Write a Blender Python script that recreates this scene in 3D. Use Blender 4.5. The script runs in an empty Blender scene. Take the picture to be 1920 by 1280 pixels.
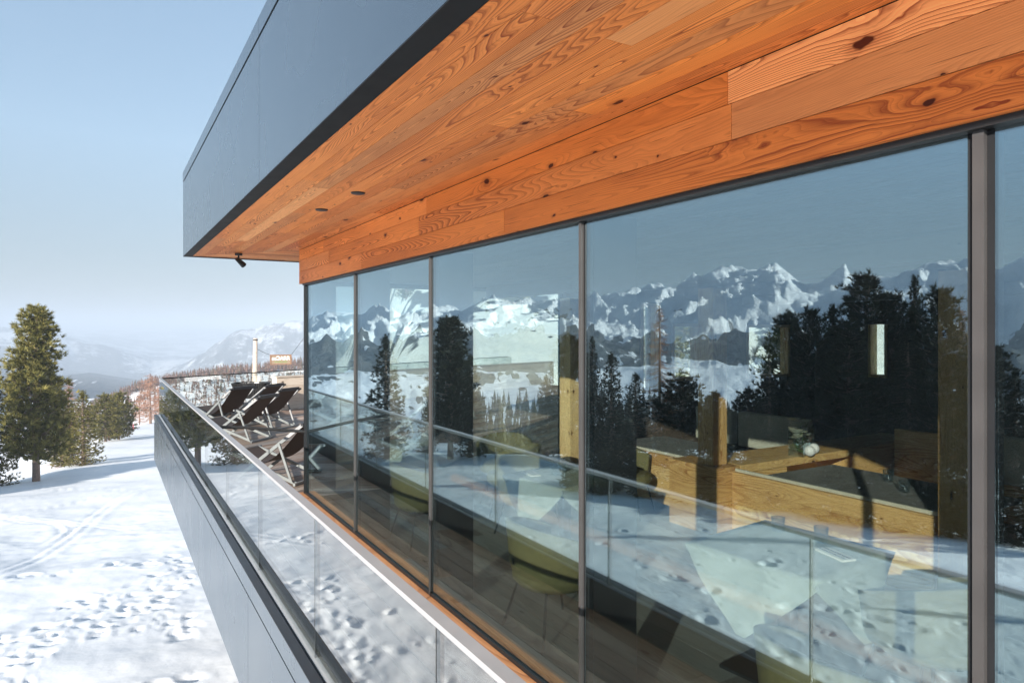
import bpy, math, random
import numpy as np
from mathutils import Vector, Matrix
R = math.radians
sc = bpy.context.scene
COL = sc.collection
# ---------------------------------------------------------------- frame of reference
# u runs along the glass facade away from the camera (Blender Y), v across it towards the building
# (Blender X), z up; the camera is at the origin, the deck 2 m below it.
V = 2.05            # outer face of the facade glass
ZD = -2.0           # deck
ZF = -2.03          # dining room floor
SUN_EL = 16.4
DIR = np.array([0.584, 0.811])      # (u, v) in which the sunlight travels

def P(u, v, z): return (v, u, z)

# ---------------------------------------------------------------- materials
def newmat(name):
    m = bpy.data.materials.new(name); m.use_nodes = True
    nt = m.node_tree; nt.nodes.clear()
    return m, nt
class N:
    def __init__(s, nt): s.nt = nt
    def __call__(s, typ, **kw):
        n = s.nt.nodes.new(typ)
        ins = kw.pop('ins', {})
        for k, v in kw.items(): setattr(n, k, v)
        for k, v in ins.items():
            if isinstance(v, bpy.types.NodeSocket): s.nt.links.new(v, n.inputs[k])
            else: n.inputs[k].default_value = v
        return n
    def math(s, op, a, b=0.0, clamp=False):
        n = s('ShaderNodeMath', operation=op, use_clamp=clamp)
        for i, x in enumerate((a, b)):
            if isinstance(x, bpy.types.NodeSocket): s.nt.links.new(x, n.inputs[i])
            else: n.inputs[i].default_value = x
        return n.outputs[0]
    def mix(s, fac, a, b, blend='MIX'):
        n = s('ShaderNodeMix', data_type='RGBA', blend_type=blend)
        for i, x in ((0, fac), (6, a), (7, b)):
            if isinstance(x, bpy.types.NodeSocket): s.nt.links.new(x, n.inputs[i])
            else: n.inputs[i].default_value = x if i == 0 else (tuple(x) + (1,))[:4]
        return n.outputs[2]
    def ramp(s, fac, stops, interp='LINEAR'):
        n = s('ShaderNodeValToRGB')
        cr = n.color_ramp; cr.interpolation = interp
        while len(cr.elements) < len(stops): cr.elements.new(0.5)
        for e, (p, c) in zip(cr.elements, stops):
            e.position = p; e.color = (c, c, c, 1) if not hasattr(c, '__len__') else (tuple(c) + (1,))[:4]
        s.nt.links.new(fac, n.inputs[0])
        return n.outputs[0]
    def maprange(s, x, a, b, c=0.0, d=1.0, smooth=True):
        n = s('ShaderNodeMapRange', interpolation_type='SMOOTHSTEP' if smooth else 'LINEAR', clamp=True) if False else s('ShaderNodeMapRange')
        n.interpolation_type = 'SMOOTHSTEP' if smooth else 'LINEAR'
        s.nt.links.new(x, n.inputs[0])
        for i, val in zip((1, 2, 3, 4), (a, b, c, d)): n.inputs[i].default_value = val
        return n.outputs[0]
    def out(s, sh, vol=None):
        o = s('ShaderNodeOutputMaterial')
        if sh is not None: s.nt.links.new(sh, o.inputs[0])
        if vol is not None: s.nt.links.new(vol, o.inputs[1])

def principled(n, col, rough=0.5, metal=0.0, normal=None, spec=0.5):
    b = n('ShaderNodeBsdfPrincipled')
    for k, x in (('Base Color', col), ('Roughness', rough), ('Metallic', metal), ('Specular IOR Level', spec)):
        if isinstance(x, bpy.types.NodeSocket): n.nt.links.new(x, b.inputs[k])
        elif k == 'Base Color': b.inputs[k].default_value = (tuple(x) + (1,))[:4]
        else: b.inputs[k].default_value = x
    if normal is not None: n.nt.links.new(normal, b.inputs['Normal'])
    return b.outputs[0]

def plain(name, col, rough=0.5, metal=0.0, var=0.12, scale=8.0, bump=0.0, spec=0.5, fine=60.0):
    m, nt = newmat(name); n = N(nt)
    tc = n('ShaderNodeTexCoord')
    no = n('ShaderNodeTexNoise', ins={'Vector': tc.outputs['Object'], 'Scale': scale, 'Detail': 4.0})
    f = n.maprange(no.outputs[0], 0.3, 0.7, 1 - var, 1 + var, False)
    c = n.mix(1.0, col, n('ShaderNodeCombineColor', ins={0: f, 1: f, 2: f}).outputs[0], 'MULTIPLY')
    nor = None
    if bump:
        nb = n('ShaderNodeTexNoise', ins={'Vector': tc.outputs['Object'], 'Scale': fine, 'Detail': 3.0})
        nor = n('ShaderNodeBump', ins={'Height': nb.outputs[0], 'Strength': bump, 'Distance': 0.01}).outputs[0]
    r = n.maprange(no.outputs[0], 0.2, 0.8, max(0.02, rough - 0.06), min(1, rough + 0.06), False)
    n.out(principled(n, c, r, metal, nor, spec))
    return m

def wood(name, light, dark, pale, grey, rings=13.0, sx=0.45, sy=4.2, knots=1.0, rough=0.5, ringmix=0.75, vary=0.35, greyness=0.35):
    m, nt = newmat(name); n = N(nt)
    uv = n('ShaderNodeUVMap')
    at = n('ShaderNodeAttribute', attribute_name='tone')
    tone = at.outputs['Fac']
    mp = n('ShaderNodeMapping', ins={'Vector': uv.outputs[0], 'Scale': (sx, sy, 1)})
    # knots: sparse cells stretched along the grain
    kv = n('ShaderNodeMapping', ins={'Vector': uv.outputs[0], 'Scale': (1.9, 4.2, 1)})
    wj = n('ShaderNodeTexNoise', noise_dimensions='2D', ins={'Vector': uv.outputs[0], 'Scale': 14.0, 'Detail': 2.0})
    kv = n('ShaderNodeVectorMath', operation='ADD', ins={0: kv.outputs[0], 1: n('ShaderNodeVectorMath', operation='SCALE', ins={0: wj.outputs['Color'], 'Scale': .10}).outputs[0]})
    vo = n('ShaderNodeTexVoronoi', voronoi_dimensions='2D', feature='F1', ins={'Vector': kv.outputs[0], 'Scale': 1.0, 'Randomness': 1.0})
    wn = n('ShaderNodeSeparateColor', ins={0: vo.outputs['Color']})
    has = n.math('GREATER_THAN', wn.outputs[0], 1.0 - 0.62 * knots)
    size = n.math('ADD', n.math('MULTIPLY', n.math('POWER', wn.outputs[1], 2.0), 0.065), 0.016)
    kd = n.math('DIVIDE', vo.outputs['Distance'], size)
    knot = n.math('MULTIPLY', n.maprange(kd, 1.15, 0.75), has)
    halo = n.math('MULTIPLY', n.maprange(kd, 2.6, 0.8), has)
    bend = n.math('MULTIPLY', n.maprange(vo.outputs['Distance'], 0.42, 0.0), has)
    f1 = n('ShaderNodeTexNoise', noise_dimensions='2D', ins={'Vector': mp.outputs[0], 'Scale': 1.0, 'Detail': 1.2, 'Roughness': 0.4})
    w1 = n('ShaderNodeTexNoise', noise_dimensions='2D', ins={'Vector': uv.outputs[0], 'Scale': 9.0, 'Detail': 2.0})
    field = n.math('ADD', n.math('MULTIPLY', f1.outputs[0], rings), n.math('MULTIPLY', bend, 1.9))
    field = n.math('ADD', field, n.math('MULTIPLY', w1.outputs[0], 0.28))
    fr = n.math('FRACT', field)
    late = n.math('MULTIPLY', n.math('POWER', fr, 2.2), n.maprange(fr, 1.0, 0.9))
    fr2 = n.math('FRACT', n.math('MULTIPLY', field, 3.1))
    late2 = n.math('POWER', fr2, 2.6)
    # where the figure is strong and where the board is plain
    cm = n('ShaderNodeMapping', ins={'Vector': uv.outputs[0], 'Scale': (0.35, 1.6, 1)})
    cz = n('ShaderNodeTexNoise', noise_dimensions='2D', ins={'Vector': cm.outputs[0], 'Scale': 1.0, 'Detail': 1.0})
    strong = n.maprange(cz.outputs[0], 0.34, 0.62, 0.30, 1.0)
    ringv = n.math('MULTIPLY', n.math('ADD', n.math('MULTIPLY', late, 0.95), n.math('MULTIPLY', late2, 0.28)), strong)
    fm = n('ShaderNodeMapping', ins={'Vector': uv.outputs[0], 'Scale': (3.0, 170.0, 1)})
    fib = n('ShaderNodeTexNoise', noise_dimensions='2D', ins={'Vector': fm.outputs[0], 'Scale': 1.0, 'Detail': 2.0})
    ringv = n.math('ADD', ringv, n.math('MULTIPLY', n.math('SUBTRACT', fib.outputs[0], 0.5), 0.35))
    # board tone
    base = n.mix(n.maprange(tone, 0.35, 1.0), light, pale)
    base = n.mix(n.math('MULTIPLY', n.maprange(tone, 0.32, 0.02), greyness), base, grey)
    blm = n('ShaderNodeMapping', ins={'Vector': uv.outputs[0], 'Scale': (1.1, 5.0, 1)})
    bl = n('ShaderNodeTexNoise', noise_dimensions='2D', ins={'Vector': blm.outputs[0], 'Scale': 1.0, 'Detail': 4.0, 'Roughness': 0.6})
    base = n.mix(n.maprange(bl.outputs[0], 0.44, 0.76, 0.0, 0.5), base, n.mix(0.45, base, dark))
    c = n.mix(n.math('MULTIPLY', ringv, ringmix, True), base, dark)
    c = n.mix(n.math('MULTIPLY', halo, 0.45), c, dark)
    c = n.mix(knot, c, tuple(x * 0.28 for x in dark))
    # dried checks and rub marks
    sm = n('ShaderNodeMapping', ins={'Vector': uv.outputs[0], 'Scale': (2.6, 130.0, 1)})
    st = n('ShaderNodeTexNoise', noise_dimensions='2D', ins={'Vector': sm.outputs[0], 'Scale': 1.0, 'Detail': 1.0})
    c = n.mix(n.maprange(st.outputs[0], 0.72, 0.80, 0.0, 0.6), c, tuple(x * 0.4 for x in dark))
    tv = n.maprange(n.math('FRACT', n.math('MULTIPLY', tone, 7.31)), 0.0, 1.0, 1.0 - vary * .75, 1.0 + vary * 0.8, False)
    c = n.mix(1.0, c, n('ShaderNodeCombineColor', ins={0: tv, 1: n.math('POWER', tv, 1.35), 2: n.math('POWER', tv, 1.6)}).outputs[0], 'MULTIPLY')
    h = n.math('SUBTRACT', fib.outputs[0], n.math('MULTIPLY', ringv, 0.6))
    nor = n('ShaderNodeBump', ins={'Height': h, 'Strength': 0.22, 'Distance': 0.004}).outputs[0]
    rr = n.math('ADD', n.math('MULTIPLY', ringv, 0.15), rough)
    n.out(principled(n, c, rr, 0.0, nor, 0.35))
    return m

def glass(name, r0, tint, wave=0.0, rough=0.0, refl=(.76, .925, 1.0)):
    """Sheet glass: mirror reflection that grows towards grazing angles over a clear, tinted view."""
    m, nt = newmat(name); n = N(nt)
    tc = n('ShaderNodeTexCoord')
    lw = n('ShaderNodeLayerWeight', ins={'Blend': 0.5})
    f = n.math('POWER', lw.outputs['Facing'], 4.2)
    fac = n.math('ADD', n.math('MULTIPLY', f, 1 - r0), r0, True)
    tr = n('ShaderNodeBsdfTransparent', ins={'Color': tuple(tint) + (1,)})
    gl = n('ShaderNodeBsdfGlossy', ins={'Color': tuple(refl) + (1,), 'Roughness': rough})
    if wave:
        no = n('ShaderNodeTexNoise', ins={'Vector': tc.outputs['Object'], 'Scale': 1.3, 'Detail': 1.0})
        bp = n('ShaderNodeBump', ins={'Height': no.outputs[0], 'Strength': wave, 'Distance': 0.01})
        nt.links.new(bp.outputs[0], gl.inputs['Normal'])
    mx = n('ShaderNodeMixShader', ins={0: fac, 1: tr.outputs[0], 2: gl.outputs[0]})
    n.out(mx.outputs[0])
    return m

def brushed(name, col, rough=0.32):
    m, nt = newmat(name); n = N(nt)
    tc = n('ShaderNodeTexCoord')
    mp = n('ShaderNodeMapping', ins={'Vector': tc.outputs['Object'], 'Scale': (14, 14, .35)})
    no = n('ShaderNodeTexNoise', ins={'Vector': mp.outputs[0], 'Scale': 1.0, 'Detail': 3.0})
    big = n('ShaderNodeTexNoise', ins={'Vector': tc.outputs['Object'], 'Scale': 1.3, 'Detail': 3.0})
    f = n.math('ADD', n.maprange(no.outputs[0], 0.3, 0.7, 0.985, 1.015, False), n.maprange(big.outputs[0], 0.3, 0.7, -0.05, 0.05, False))
    c = n.mix(1.0, col, n('ShaderNodeCombineColor', ins={0: f, 1: f, 2: f}).outputs[0], 'MULTIPLY')
    r = n.maprange(big.outputs[0], 0.3, 0.7, rough - 0.02, rough + 0.04, False)
    n.out(principled(n, c, r, 0.9))
    return m

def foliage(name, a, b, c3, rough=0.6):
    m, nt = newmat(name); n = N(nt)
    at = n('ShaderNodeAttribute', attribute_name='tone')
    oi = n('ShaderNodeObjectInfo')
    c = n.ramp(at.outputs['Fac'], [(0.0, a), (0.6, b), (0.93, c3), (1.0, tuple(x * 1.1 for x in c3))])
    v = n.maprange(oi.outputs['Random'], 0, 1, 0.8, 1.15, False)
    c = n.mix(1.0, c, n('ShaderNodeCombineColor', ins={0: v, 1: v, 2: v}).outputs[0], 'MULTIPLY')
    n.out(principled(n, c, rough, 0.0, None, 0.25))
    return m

M = {}
M['larch'] = wood('larch_boards', (0.97, 0.315, 0.065), (0.26, 0.036, 0.008), (0.98, 0.425, 0.15), (0.66, 0.225, 0.075), rings=46, sx=0.30, sy=5.2, rough=0.5, ringmix=0.95, vary=0.32)
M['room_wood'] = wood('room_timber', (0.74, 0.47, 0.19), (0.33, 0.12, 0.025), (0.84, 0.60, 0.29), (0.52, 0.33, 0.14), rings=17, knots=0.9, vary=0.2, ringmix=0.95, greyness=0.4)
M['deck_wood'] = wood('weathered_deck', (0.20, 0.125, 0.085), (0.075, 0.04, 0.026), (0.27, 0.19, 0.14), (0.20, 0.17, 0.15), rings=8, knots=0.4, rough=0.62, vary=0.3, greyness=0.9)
M['terrace_wood'] = wood('pale_terrace_boards', (0.36, 0.25, 0.19), (0.15, 0.085, 0.06), (0.46, 0.35, 0.28), (0.33, 0.28, 0.25), rings=8, knots=0.4, rough=0.62, vary=0.35, greyness=0.9)  # paler tone than the narrow balcony deck
M['sill_wood'] = wood('sill_timber', (0.60, 0.27, 0.12), (0.25, 0.08, 0.03), (0.70, 0.36, 0.17), (0.4, 0.22, 0.12), rings=8, knots=0.4)
M['floor_wood'] = wood('grey_room_floor', (0.25, 0.24, 0.22), (0.12, 0.11, 0.10), (0.31, 0.30, 0.28), (0.22, 0.22, 0.215), rings=7, knots=0.3, rough=0.4, vary=0.25, greyness=0.8)
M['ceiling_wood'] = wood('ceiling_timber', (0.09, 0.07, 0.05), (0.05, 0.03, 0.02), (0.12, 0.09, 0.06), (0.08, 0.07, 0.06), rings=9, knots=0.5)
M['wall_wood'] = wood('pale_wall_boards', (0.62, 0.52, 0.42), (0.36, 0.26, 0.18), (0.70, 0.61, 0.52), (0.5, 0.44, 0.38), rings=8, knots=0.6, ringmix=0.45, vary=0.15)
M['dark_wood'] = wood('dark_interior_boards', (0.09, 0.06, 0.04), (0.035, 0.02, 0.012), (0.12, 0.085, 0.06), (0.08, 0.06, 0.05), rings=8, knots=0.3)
M['glass'] = glass('facade_glass', 0.31, (0.93, 0.965, 0.94), wave=0.004)
M['rail_glass'] = glass('balustrade_glass', 0.15, (0.93, 0.96, 0.95), wave=0.004, refl=(.97, .985, .99))
M['end_glass'] = glass('end_window_glass', 0.07, (0.86, 0.91, 0.88))
M['clear'] = glass('drinking_glass', 0.18, (0.97, 0.98, 0.98))
M['metal'] = brushed('anodised_cladding', (0.20, 0.245, 0.285), 0.26)
M['rail_metal'] = plain('handrail_paint', (0.31, 0.305, 0.31), 0.35, 0.0, 0.05)
M['cap_metal'] = plain('mullion_cap', (0.045, 0.042, 0.042), 0.5, 0.0, 0.08)
M['dark_metal'] = plain('dark_metal', (0.045, 0.045, 0.05), 0.42, 0.6, 0.08)
M['frame_metal'] = plain('bronze_frame', (0.012, 0.013, 0.015), 0.6, 0.0, 0.08, spec=.2)
M['rubber'] = plain('black_gasket', (0.012, 0.012, 0.013), 0.5)
M['black'] = plain('black_paint', (0.015, 0.015, 0.016), 0.4)
M['fin'] = plain('dark_fin', (0.02, 0.021, 0.023), 0.45)
M['plaster'] = plain('dim_plaster', (0.16, 0.15, 0.135), 0.8, bump=0.1)
M['concrete'] = plain('concrete', (0.33, 0.32, 0.31), 0.85, bump=0.3, var=0.2)
M['green_fabric'] = plain('olive_fabric', (0.165, 0.148, 0.062), 0.85, var=0.12, scale=30, bump=0.3, fine=400)
M['cloth'] = plain('sage_linen', (0.30, 0.33, 0.27), 0.9, var=0.06, scale=14, bump=0.15, fine=300)
M['beige'] = plain('beige_upholstery', (0.55, 0.52, 0.43), 0.9, var=0.06, bump=0.15, fine=300)
M['grey_top'] = plain('slate_table_top', (0.24, 0.24, 0.23), 0.5, var=0.15, scale=5)
M['sling'] = plain('brown_sling', (0.085, 0.06, 0.052), 0.85, var=0.1, bump=0.2, fine=300)
M['chair_frame'] = plain('grey_oiled_wood', (0.25, 0.255, 0.26), 0.6, var=0.15)
M['napkin'] = plain('napkin', (0.62, 0.60, 0.52), 0.9)
M['steel'] = plain('steel', (0.6, 0.6, 0.62), 0.25, 1.0, 0.05)
M['bark'] = plain('bark', (0.20, 0.145, 0.115), 0.9, var=0.35, scale=9, bump=0.6, fine=40)
M['larch_twig'] = plain('larch_twigs', (0.33, 0.17, 0.10), 0.9, var=0.3)
M['needles'] = foliage('pine_needles', (0.04, 0.05, 0.018), (0.165, 0.15, 0.040), (0.28, 0.235, 0.075))
M['shaded_needles'] = foliage('shaded_needles', (0.010, 0.013, 0.009), (0.022, 0.026, 0.014), (0.040, 0.040, 0.020))  # near-black needle tone: shade of the mirrored trees put into the colour
M['brush'] = foliage('bare_larch_wood', (0.10, 0.065, 0.05), (0.22, 0.12, 0.085), (0.10, 0.09, 0.045))
M['pole'] = plain('peeled_log', (0.45, 0.37, 0.31), 0.8, var=0.2, bump=0.3)
M['white'] = plain('white_paint', (0.8, 0.8, 0.8), 0.5)
M['petal'] = plain('white_petals', (0.78, 0.78, 0.66), 0.7)
M['leaf'] = plain('leaf_green', (0.10, 0.17, 0.04), 0.6)
M['red'] = plain('red_paint', (0.62, 0.06, 0.05), 0.5)
M['pink'] = plain('pink_paint', (0.7, 0.2, 0.24), 0.5)
M['blue'] = plain('cyan_paint', (0.10, 0.42, 0.62), 0.5)
M['tan'] = plain('tan_board', (0.24, 0.175, 0.115), 0.7)
M['sign_frame'] = plain('brown_rails', (0.20, 0.115, 0.07), 0.7, var=0.2)
M['sign_green'] = plain('green_letters', (0.13, 0.25, 0.05), 0.6)

# ---------------------------------------------------------------- mesh builder
class MB:
    def __init__(s, seed=0):
        s.v, s.f, s.uv, s.tone = [], [], [], []
        s.rng = random.Random(seed)
    def face(s, pts, uv=None, tone=0.5):
        b = len(s.v); s.v += [tuple(p) for p in pts]
        s.f.append(tuple(range(b, b + len(pts))))
        s.uv.append(uv or [(0, 0)] * len(pts)); s.tone.append(tone)
    def prism(s, ring0, ring1, grain=(0, 1, 0), tone=None, caps=True):
        """closed prism between two rings of world points with wood uv along `grain`"""
        t = s.rng.random() if tone is None else tone
        o = (s.rng.random() * 90, s.rng.random() * 90)
        g = Vector(grain).normalized()
        c = sum((Vector(p) for p in ring0), Vector()) / len(ring0)
        def put(pts):
            ps = [Vector(p) for p in pts]
            nrm = (ps[1] - ps[0]).cross(ps[2] - ps[0])
            if nrm.length < 1e-12: nrm = Vector((0, 0, 1))
            nrm.normalize()
            a = g - nrm * g.dot(nrm)
            if a.length < 0.2: a = Vector((0, 0, 1)).cross(nrm) if abs(nrm.z) < 0.9 else Vector((1, 0, 0))
            a.normalize(); bb = nrm.cross(a)
            if bb.z < -0.3 or (abs(bb.z) <= 0.3 and bb.x + bb.y < 0): bb = -bb
            s.face(pts, [((p - c).dot(a) + o[0], (p - c).dot(bb) + o[1]) for p in ps], t)
        k = len(ring0)
        if caps:
            put(list(reversed(ring0))); put(list(ring1))
        for i in range(k):
            j = (i + 1) % k
            put([ring0[i], ring0[j], ring1[j], ring1[i]])
    def box(s, u0, u1, v0, v1, z0, z1, grain='u', tone=None):
        g = {'u': (0, 1, 0), 'v': (1, 0, 0), 'z': (0, 0, 1)}[grain]
        r0 = [P(u0, v0, z0), P(u0, v1, z0), P(u1, v1, z0), P(u1, v0, z0)]
        r1 = [(a, b, z1) for a, b, _ in r0]
        s.prism([r0[0], r0[1], r0[2], r0[3]], r1, g, tone)
    def xbox(s, x0, x1, y0, y1, z0, z1, grain=(1, 0, 0), tone=None):
        r0 = [(x0, y0, z0), (x1, y0, z0), (x1, y1, z0), (x0, y1, z0)]
        s.prism(r0, [(a, b, z1) for a, b, _ in r0], grain, tone)
    def bar(s, p, q, w, h, up=(0, 0, 1), tone=None):
        p, q = Vector(p), Vector(q); d = (q - p).normalized()
        side = d.cross(Vector(up))
        if side.length < 1e-4: side = d.cross(Vector((1, 0, 0)))
        side.normalize(); nn = side.cross(d)
        c = [(-1, -1), (1, -1), (1, 1), (-1, 1)]
        r0 = [tuple(p + side * a * w / 2 + nn * b * h / 2) for a, b in c]
        r1 = [tuple(q + side * a * w / 2 + nn * b * h / 2) for a, b in c]
        s.prism(r0, r1, tuple(d), tone)
    def tube(s, pts, radii, k=8, tone=0.5, cap=True):
        pts = [Vector(p) for p in pts]
        if not hasattr(radii, '__len__'): radii = [radii] * len(pts)
        rings = []
        for i, p in enumerate(pts):
            d = (pts[min(i + 1, len(pts) - 1)] - pts[max(i - 1, 0)]).normalized()
            a = d.cross(Vector((0, 0, 1)))
            if a.length < 0.05: a = d.cross(Vector((1, 0, 0)))
            a.normalize(); b = a.cross(d)
            rings.append([tuple(p + (a * math.cos(2 * math.pi * j / k) + b * math.sin(2 * math.pi * j / k)) * radii[i]) for j in range(k)])
        for r0, r1 in zip(rings, rings[1:]):
            for j in range(k):
                s.face([r0[j], r0[(j + 1) % k], r1[(j + 1) % k], r1[j]], None, tone)
        if cap:
            s.face(list(reversed(rings[0])), None, tone); s.face(rings[-1], None, tone)
    def lathe(s, prof, k=20, c=(0, 0, 0), tone=0.5):
        for (r0, z0), (r1, z1) in zip(prof, prof[1:]):
            for j in range(k):
                a, b = 2 * math.pi * j / k, 2 * math.pi * (j + 1) / k
                q = [(c[0] + r * math.cos(t), c[1] + r * math.sin(t), c[2] + z) for r, t, z in ((r0, a, z0), (r0, b, z0), (r1, b, z1), (r1, a, z1))]
                if r0 < 1e-6: q = [q[0], q[2], q[3]]
                elif r1 < 1e-6: q = q[:3]
                s.face(q, None, tone)
    def grid(s, rows, tone=0.5):
        for a, b in zip(rows, rows[1:]):
            for i in range(len(a) - 1):
                s.face([a[i], a[i + 1], b[i + 1], b[i]], None, tone)
    def mesh(s, name, mat, smooth=False, merge=False):
        me = bpy.data.meshes.new(name)
        me.from_pydata(s.v, [], s.f)
        uvl = me.uv_layers.new(name='UVMap')
        flat = [c for fu in s.uv for q in fu for c in q]
        uvl.data.foreach_set('uv', flat)
        at = me.attributes.new('tone', 'FLOAT', 'FACE'); at.data.foreach_set('value', s.tone)
        me.materials.append(mat)
        if merge:
            import bmesh
            bm = bmesh.new(); bm.from_mesh(me)
            bmesh.ops.remove_doubles(bm, verts=bm.verts, dist=0.0004)
            bmesh.ops.recalc_face_normals(bm, faces=bm.faces)
            bm.to_mesh(me); bm.free()
        if smooth: me.shade_smooth()
        me.update()
        return me
    def build(s, name, mat, parent=None, smooth=False, merge=False, loc=None):
        return link(name, s.mesh(name, mat, smooth, merge), parent, loc)

def link(name, me, parent=None, loc=None, rotz=0):
    o = bpy.data.objects.new(name, me); COL.objects.link(o)
    if loc: o.location = loc
    o.rotation_euler = (0, 0, rotz)
    if parent: o.parent = parent
    return o
def tag(o, label=None, cat=None, group=None, kind=None):
    for k, x in (('label', label), ('category', cat), ('group', group), ('kind', kind)):
        if x: o[k] = x
    return o
def thing(name, label, cat, loc=(0, 0, 0), rotz=0, group=None):
    o = bpy.data.objects.new(name, None); COL.objects.link(o)
    o.location = loc; o.rotation_euler = (0, 0, rotz); o.empty_display_size = 0.2
    return tag(o, label, cat, group)
def dup(root, loc, rotz=0, label=None, scale=None):
    r = root.copy(); COL.objects.link(r); r.location = loc; r.rotation_euler = (0, 0, rotz)
    if label: r['label'] = label
    if scale: r.scale = scale
    for ch in list(root.children):
        c = ch.copy(); COL.objects.link(c); c.parent = r
        for g in list(ch.children):
            d = g.copy(); COL.objects.link(d); d.parent = c
    return r

def clip(poly, nx, ny, d):
    out = []
    for i in range(len(poly)):
        a, b = poly[i], poly[(i + 1) % len(poly)]
        da, db = a[0] * nx + a[1] * ny - d, b[0] * nx + b[1] * ny - d
        if da <= 0: out.append(a)
        if da * db < 0:
            t = da / (da - db); out.append((a[0] + (b[0] - a[0]) * t, a[1] + (b[1] - a[1]) * t))
    return out
def boards(mb, poly, ang, width, z0, z1, gap=0.002, lens=(2.2, 4.6), phase=0.0):
    """boards laid over a convex (u,v) polygon, running at `ang` degrees from u"""
    d = (math.cos(R(ang)), math.sin(R(ang))); n_ = (-d[1], d[0])
    ts = [p[0] * n_[0] + p[1] * n_[1] for p in poly]; ss = [p[0] * d[0] + p[1] * d[1] for p in poly]
    t = min(ts) - phase
    while t < max(ts):
        s_ = min(ss) - mb.rng.random() * lens[0]
        while s_ < max(ss):
            e = s_ + mb.rng.uniform(*lens)
            q = clip(poly, n_[0], n_[1], t + width - gap / 2)
            q = clip(q, -n_[0], -n_[1], -(t + gap / 2)) if q else q
            q = clip(q, d[0], d[1], e - gap / 2) if q else q
            q = clip(q, -d[0], -d[1], -(s_ + gap / 2)) if q else q
            if len(q) >= 3:
                r0 = [P(a, b, z0) for a, b in q]; r1 = [P(a, b, z1) for a, b in q]
                mb.prism(r0, r1, P(d[0], d[1], 0))
            s_ = e
        t += width

# ---------------------------------------------------------------- camera
cam = bpy.data.cameras.new('camera'); co = bpy.data.objects.new('camera', cam); COL.objects.link(co)
cam.lens = 24.0; cam.sensor_width = 36.0; cam.sensor_fit = 'HORIZONTAL'
cam.shift_y = -19 / 1920
cam.clip_start = 0.02; cam.clip_end = 60000
co.rotation_euler = (R(90), 0, R(-30.77))
sc.camera = co

# ---------------------------------------------------------------- terrain
def _h(ix, iy, seed):
    h = (ix.astype(np.int64) * 374761393 + iy.astype(np.int64) * 668265263 + seed * 974711) & 0xffffffff
    h = ((h ^ (h >> 13)) * 1274126177) & 0xffffffff
    h = ((h ^ (h >> 16)) * 2246822519) & 0xffffffff
    return ((h ^ (h >> 15)) & 0xffffff) / float(0xffffff)
def vnoise(x, y, seed=0):
    ix, iy = np.floor(x), np.floor(y); fx, fy = x - ix, y - iy
    fx = fx * fx * fx * (fx * (fx * 6 - 15) + 10); fy = fy * fy * fy * (fy * (fy * 6 - 15) + 10)
    a, b = _h(ix, iy, seed), _h(ix + 1, iy, seed); c, d = _h(ix, iy + 1, seed), _h(ix + 1, iy + 1, seed)
    return (a + (b - a) * fx) * (1 - fy) + (c + (d - c) * fx) * fy
def fbm(x, y, o=5, seed=0, ridged=False):
    t, amp, tot = 0.0, 1.0, 0.0
    for i in range(o):
        n_ = vnoise(x, y, seed + i * 17)
        if ridged: n_ = 1 - np.abs(2 * n_ - 1)
        t = t + n_ * amp; tot += amp; amp *= 0.52
        x, y = x * 2.03 + 11.3, y * 2.03 - 7.7
    return t / tot
def sstep(x, a, b):
    t = np.clip((x - a) / (b - a), 0, 1); return t * t * (3 - 2 * t)
# distance (m) at which the near snow slope breaks away, per azimuth (degrees left of u)
RC = np.array([(-40, 215), (-3.2, 215), (0, 130), (1.4, 74), (3.9, 60), (6, 56), (14, 55), (30, 48), (40, 60), (46, 60), (50, 60), (58, 58), (68, 58), (110, 50)])
# reflected skyline: image points (x, y) as seen in the glass -> azimuth, elevation
SKY = [(580, 600), (605, 593), (640, 590), (668, 597), (700, 591), (730, 585), (760, 592), (790, 585), (820, 583), (840, 578), (866, 592), (896, 574), (940, 570), (990, 573), (1052, 580), (1087, 577), (1098, 571), (1144, 559), (1197, 543), (1234, 535), (1250, 546), (1298, 525), (1340, 512), (1399, 509), (1422, 506), (1448, 494), (1473, 517), (1500, 538), (1531, 535), (1560, 521), (1575, 508), (1589, 522), (1610, 517), (1652, 521), (1705, 520), (1753, 508), (1809, 490), (1840, 505), (1870, 506), (1918, 485)]
def azel(x, y):
    ph = math.atan((x - 960) / 1280.0)
    return 30.77 + math.degrees(ph), (621 - y) / 1280.0 * math.cos(ph)
sk = [azel(*p) for p in SKY]
sk_a = np.array([-180, -16, 6, 12.5] + [p[0] for p in sk] + [72, 85, 120, 180]); sk_e = np.array([-.05, -.10, -.095, -.01] + [p[1] for p in sk] + [.10, .07, .05, .05])
KR = np.log(np.array([100, 220, 430, 560, 720, 1250, 2300, 2800, 3600, 4700, 12000.]))
def tab(*pairs): return np.array([p[0] for p in pairs], float), np.array([p[1] for p in pairs], float)
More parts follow.
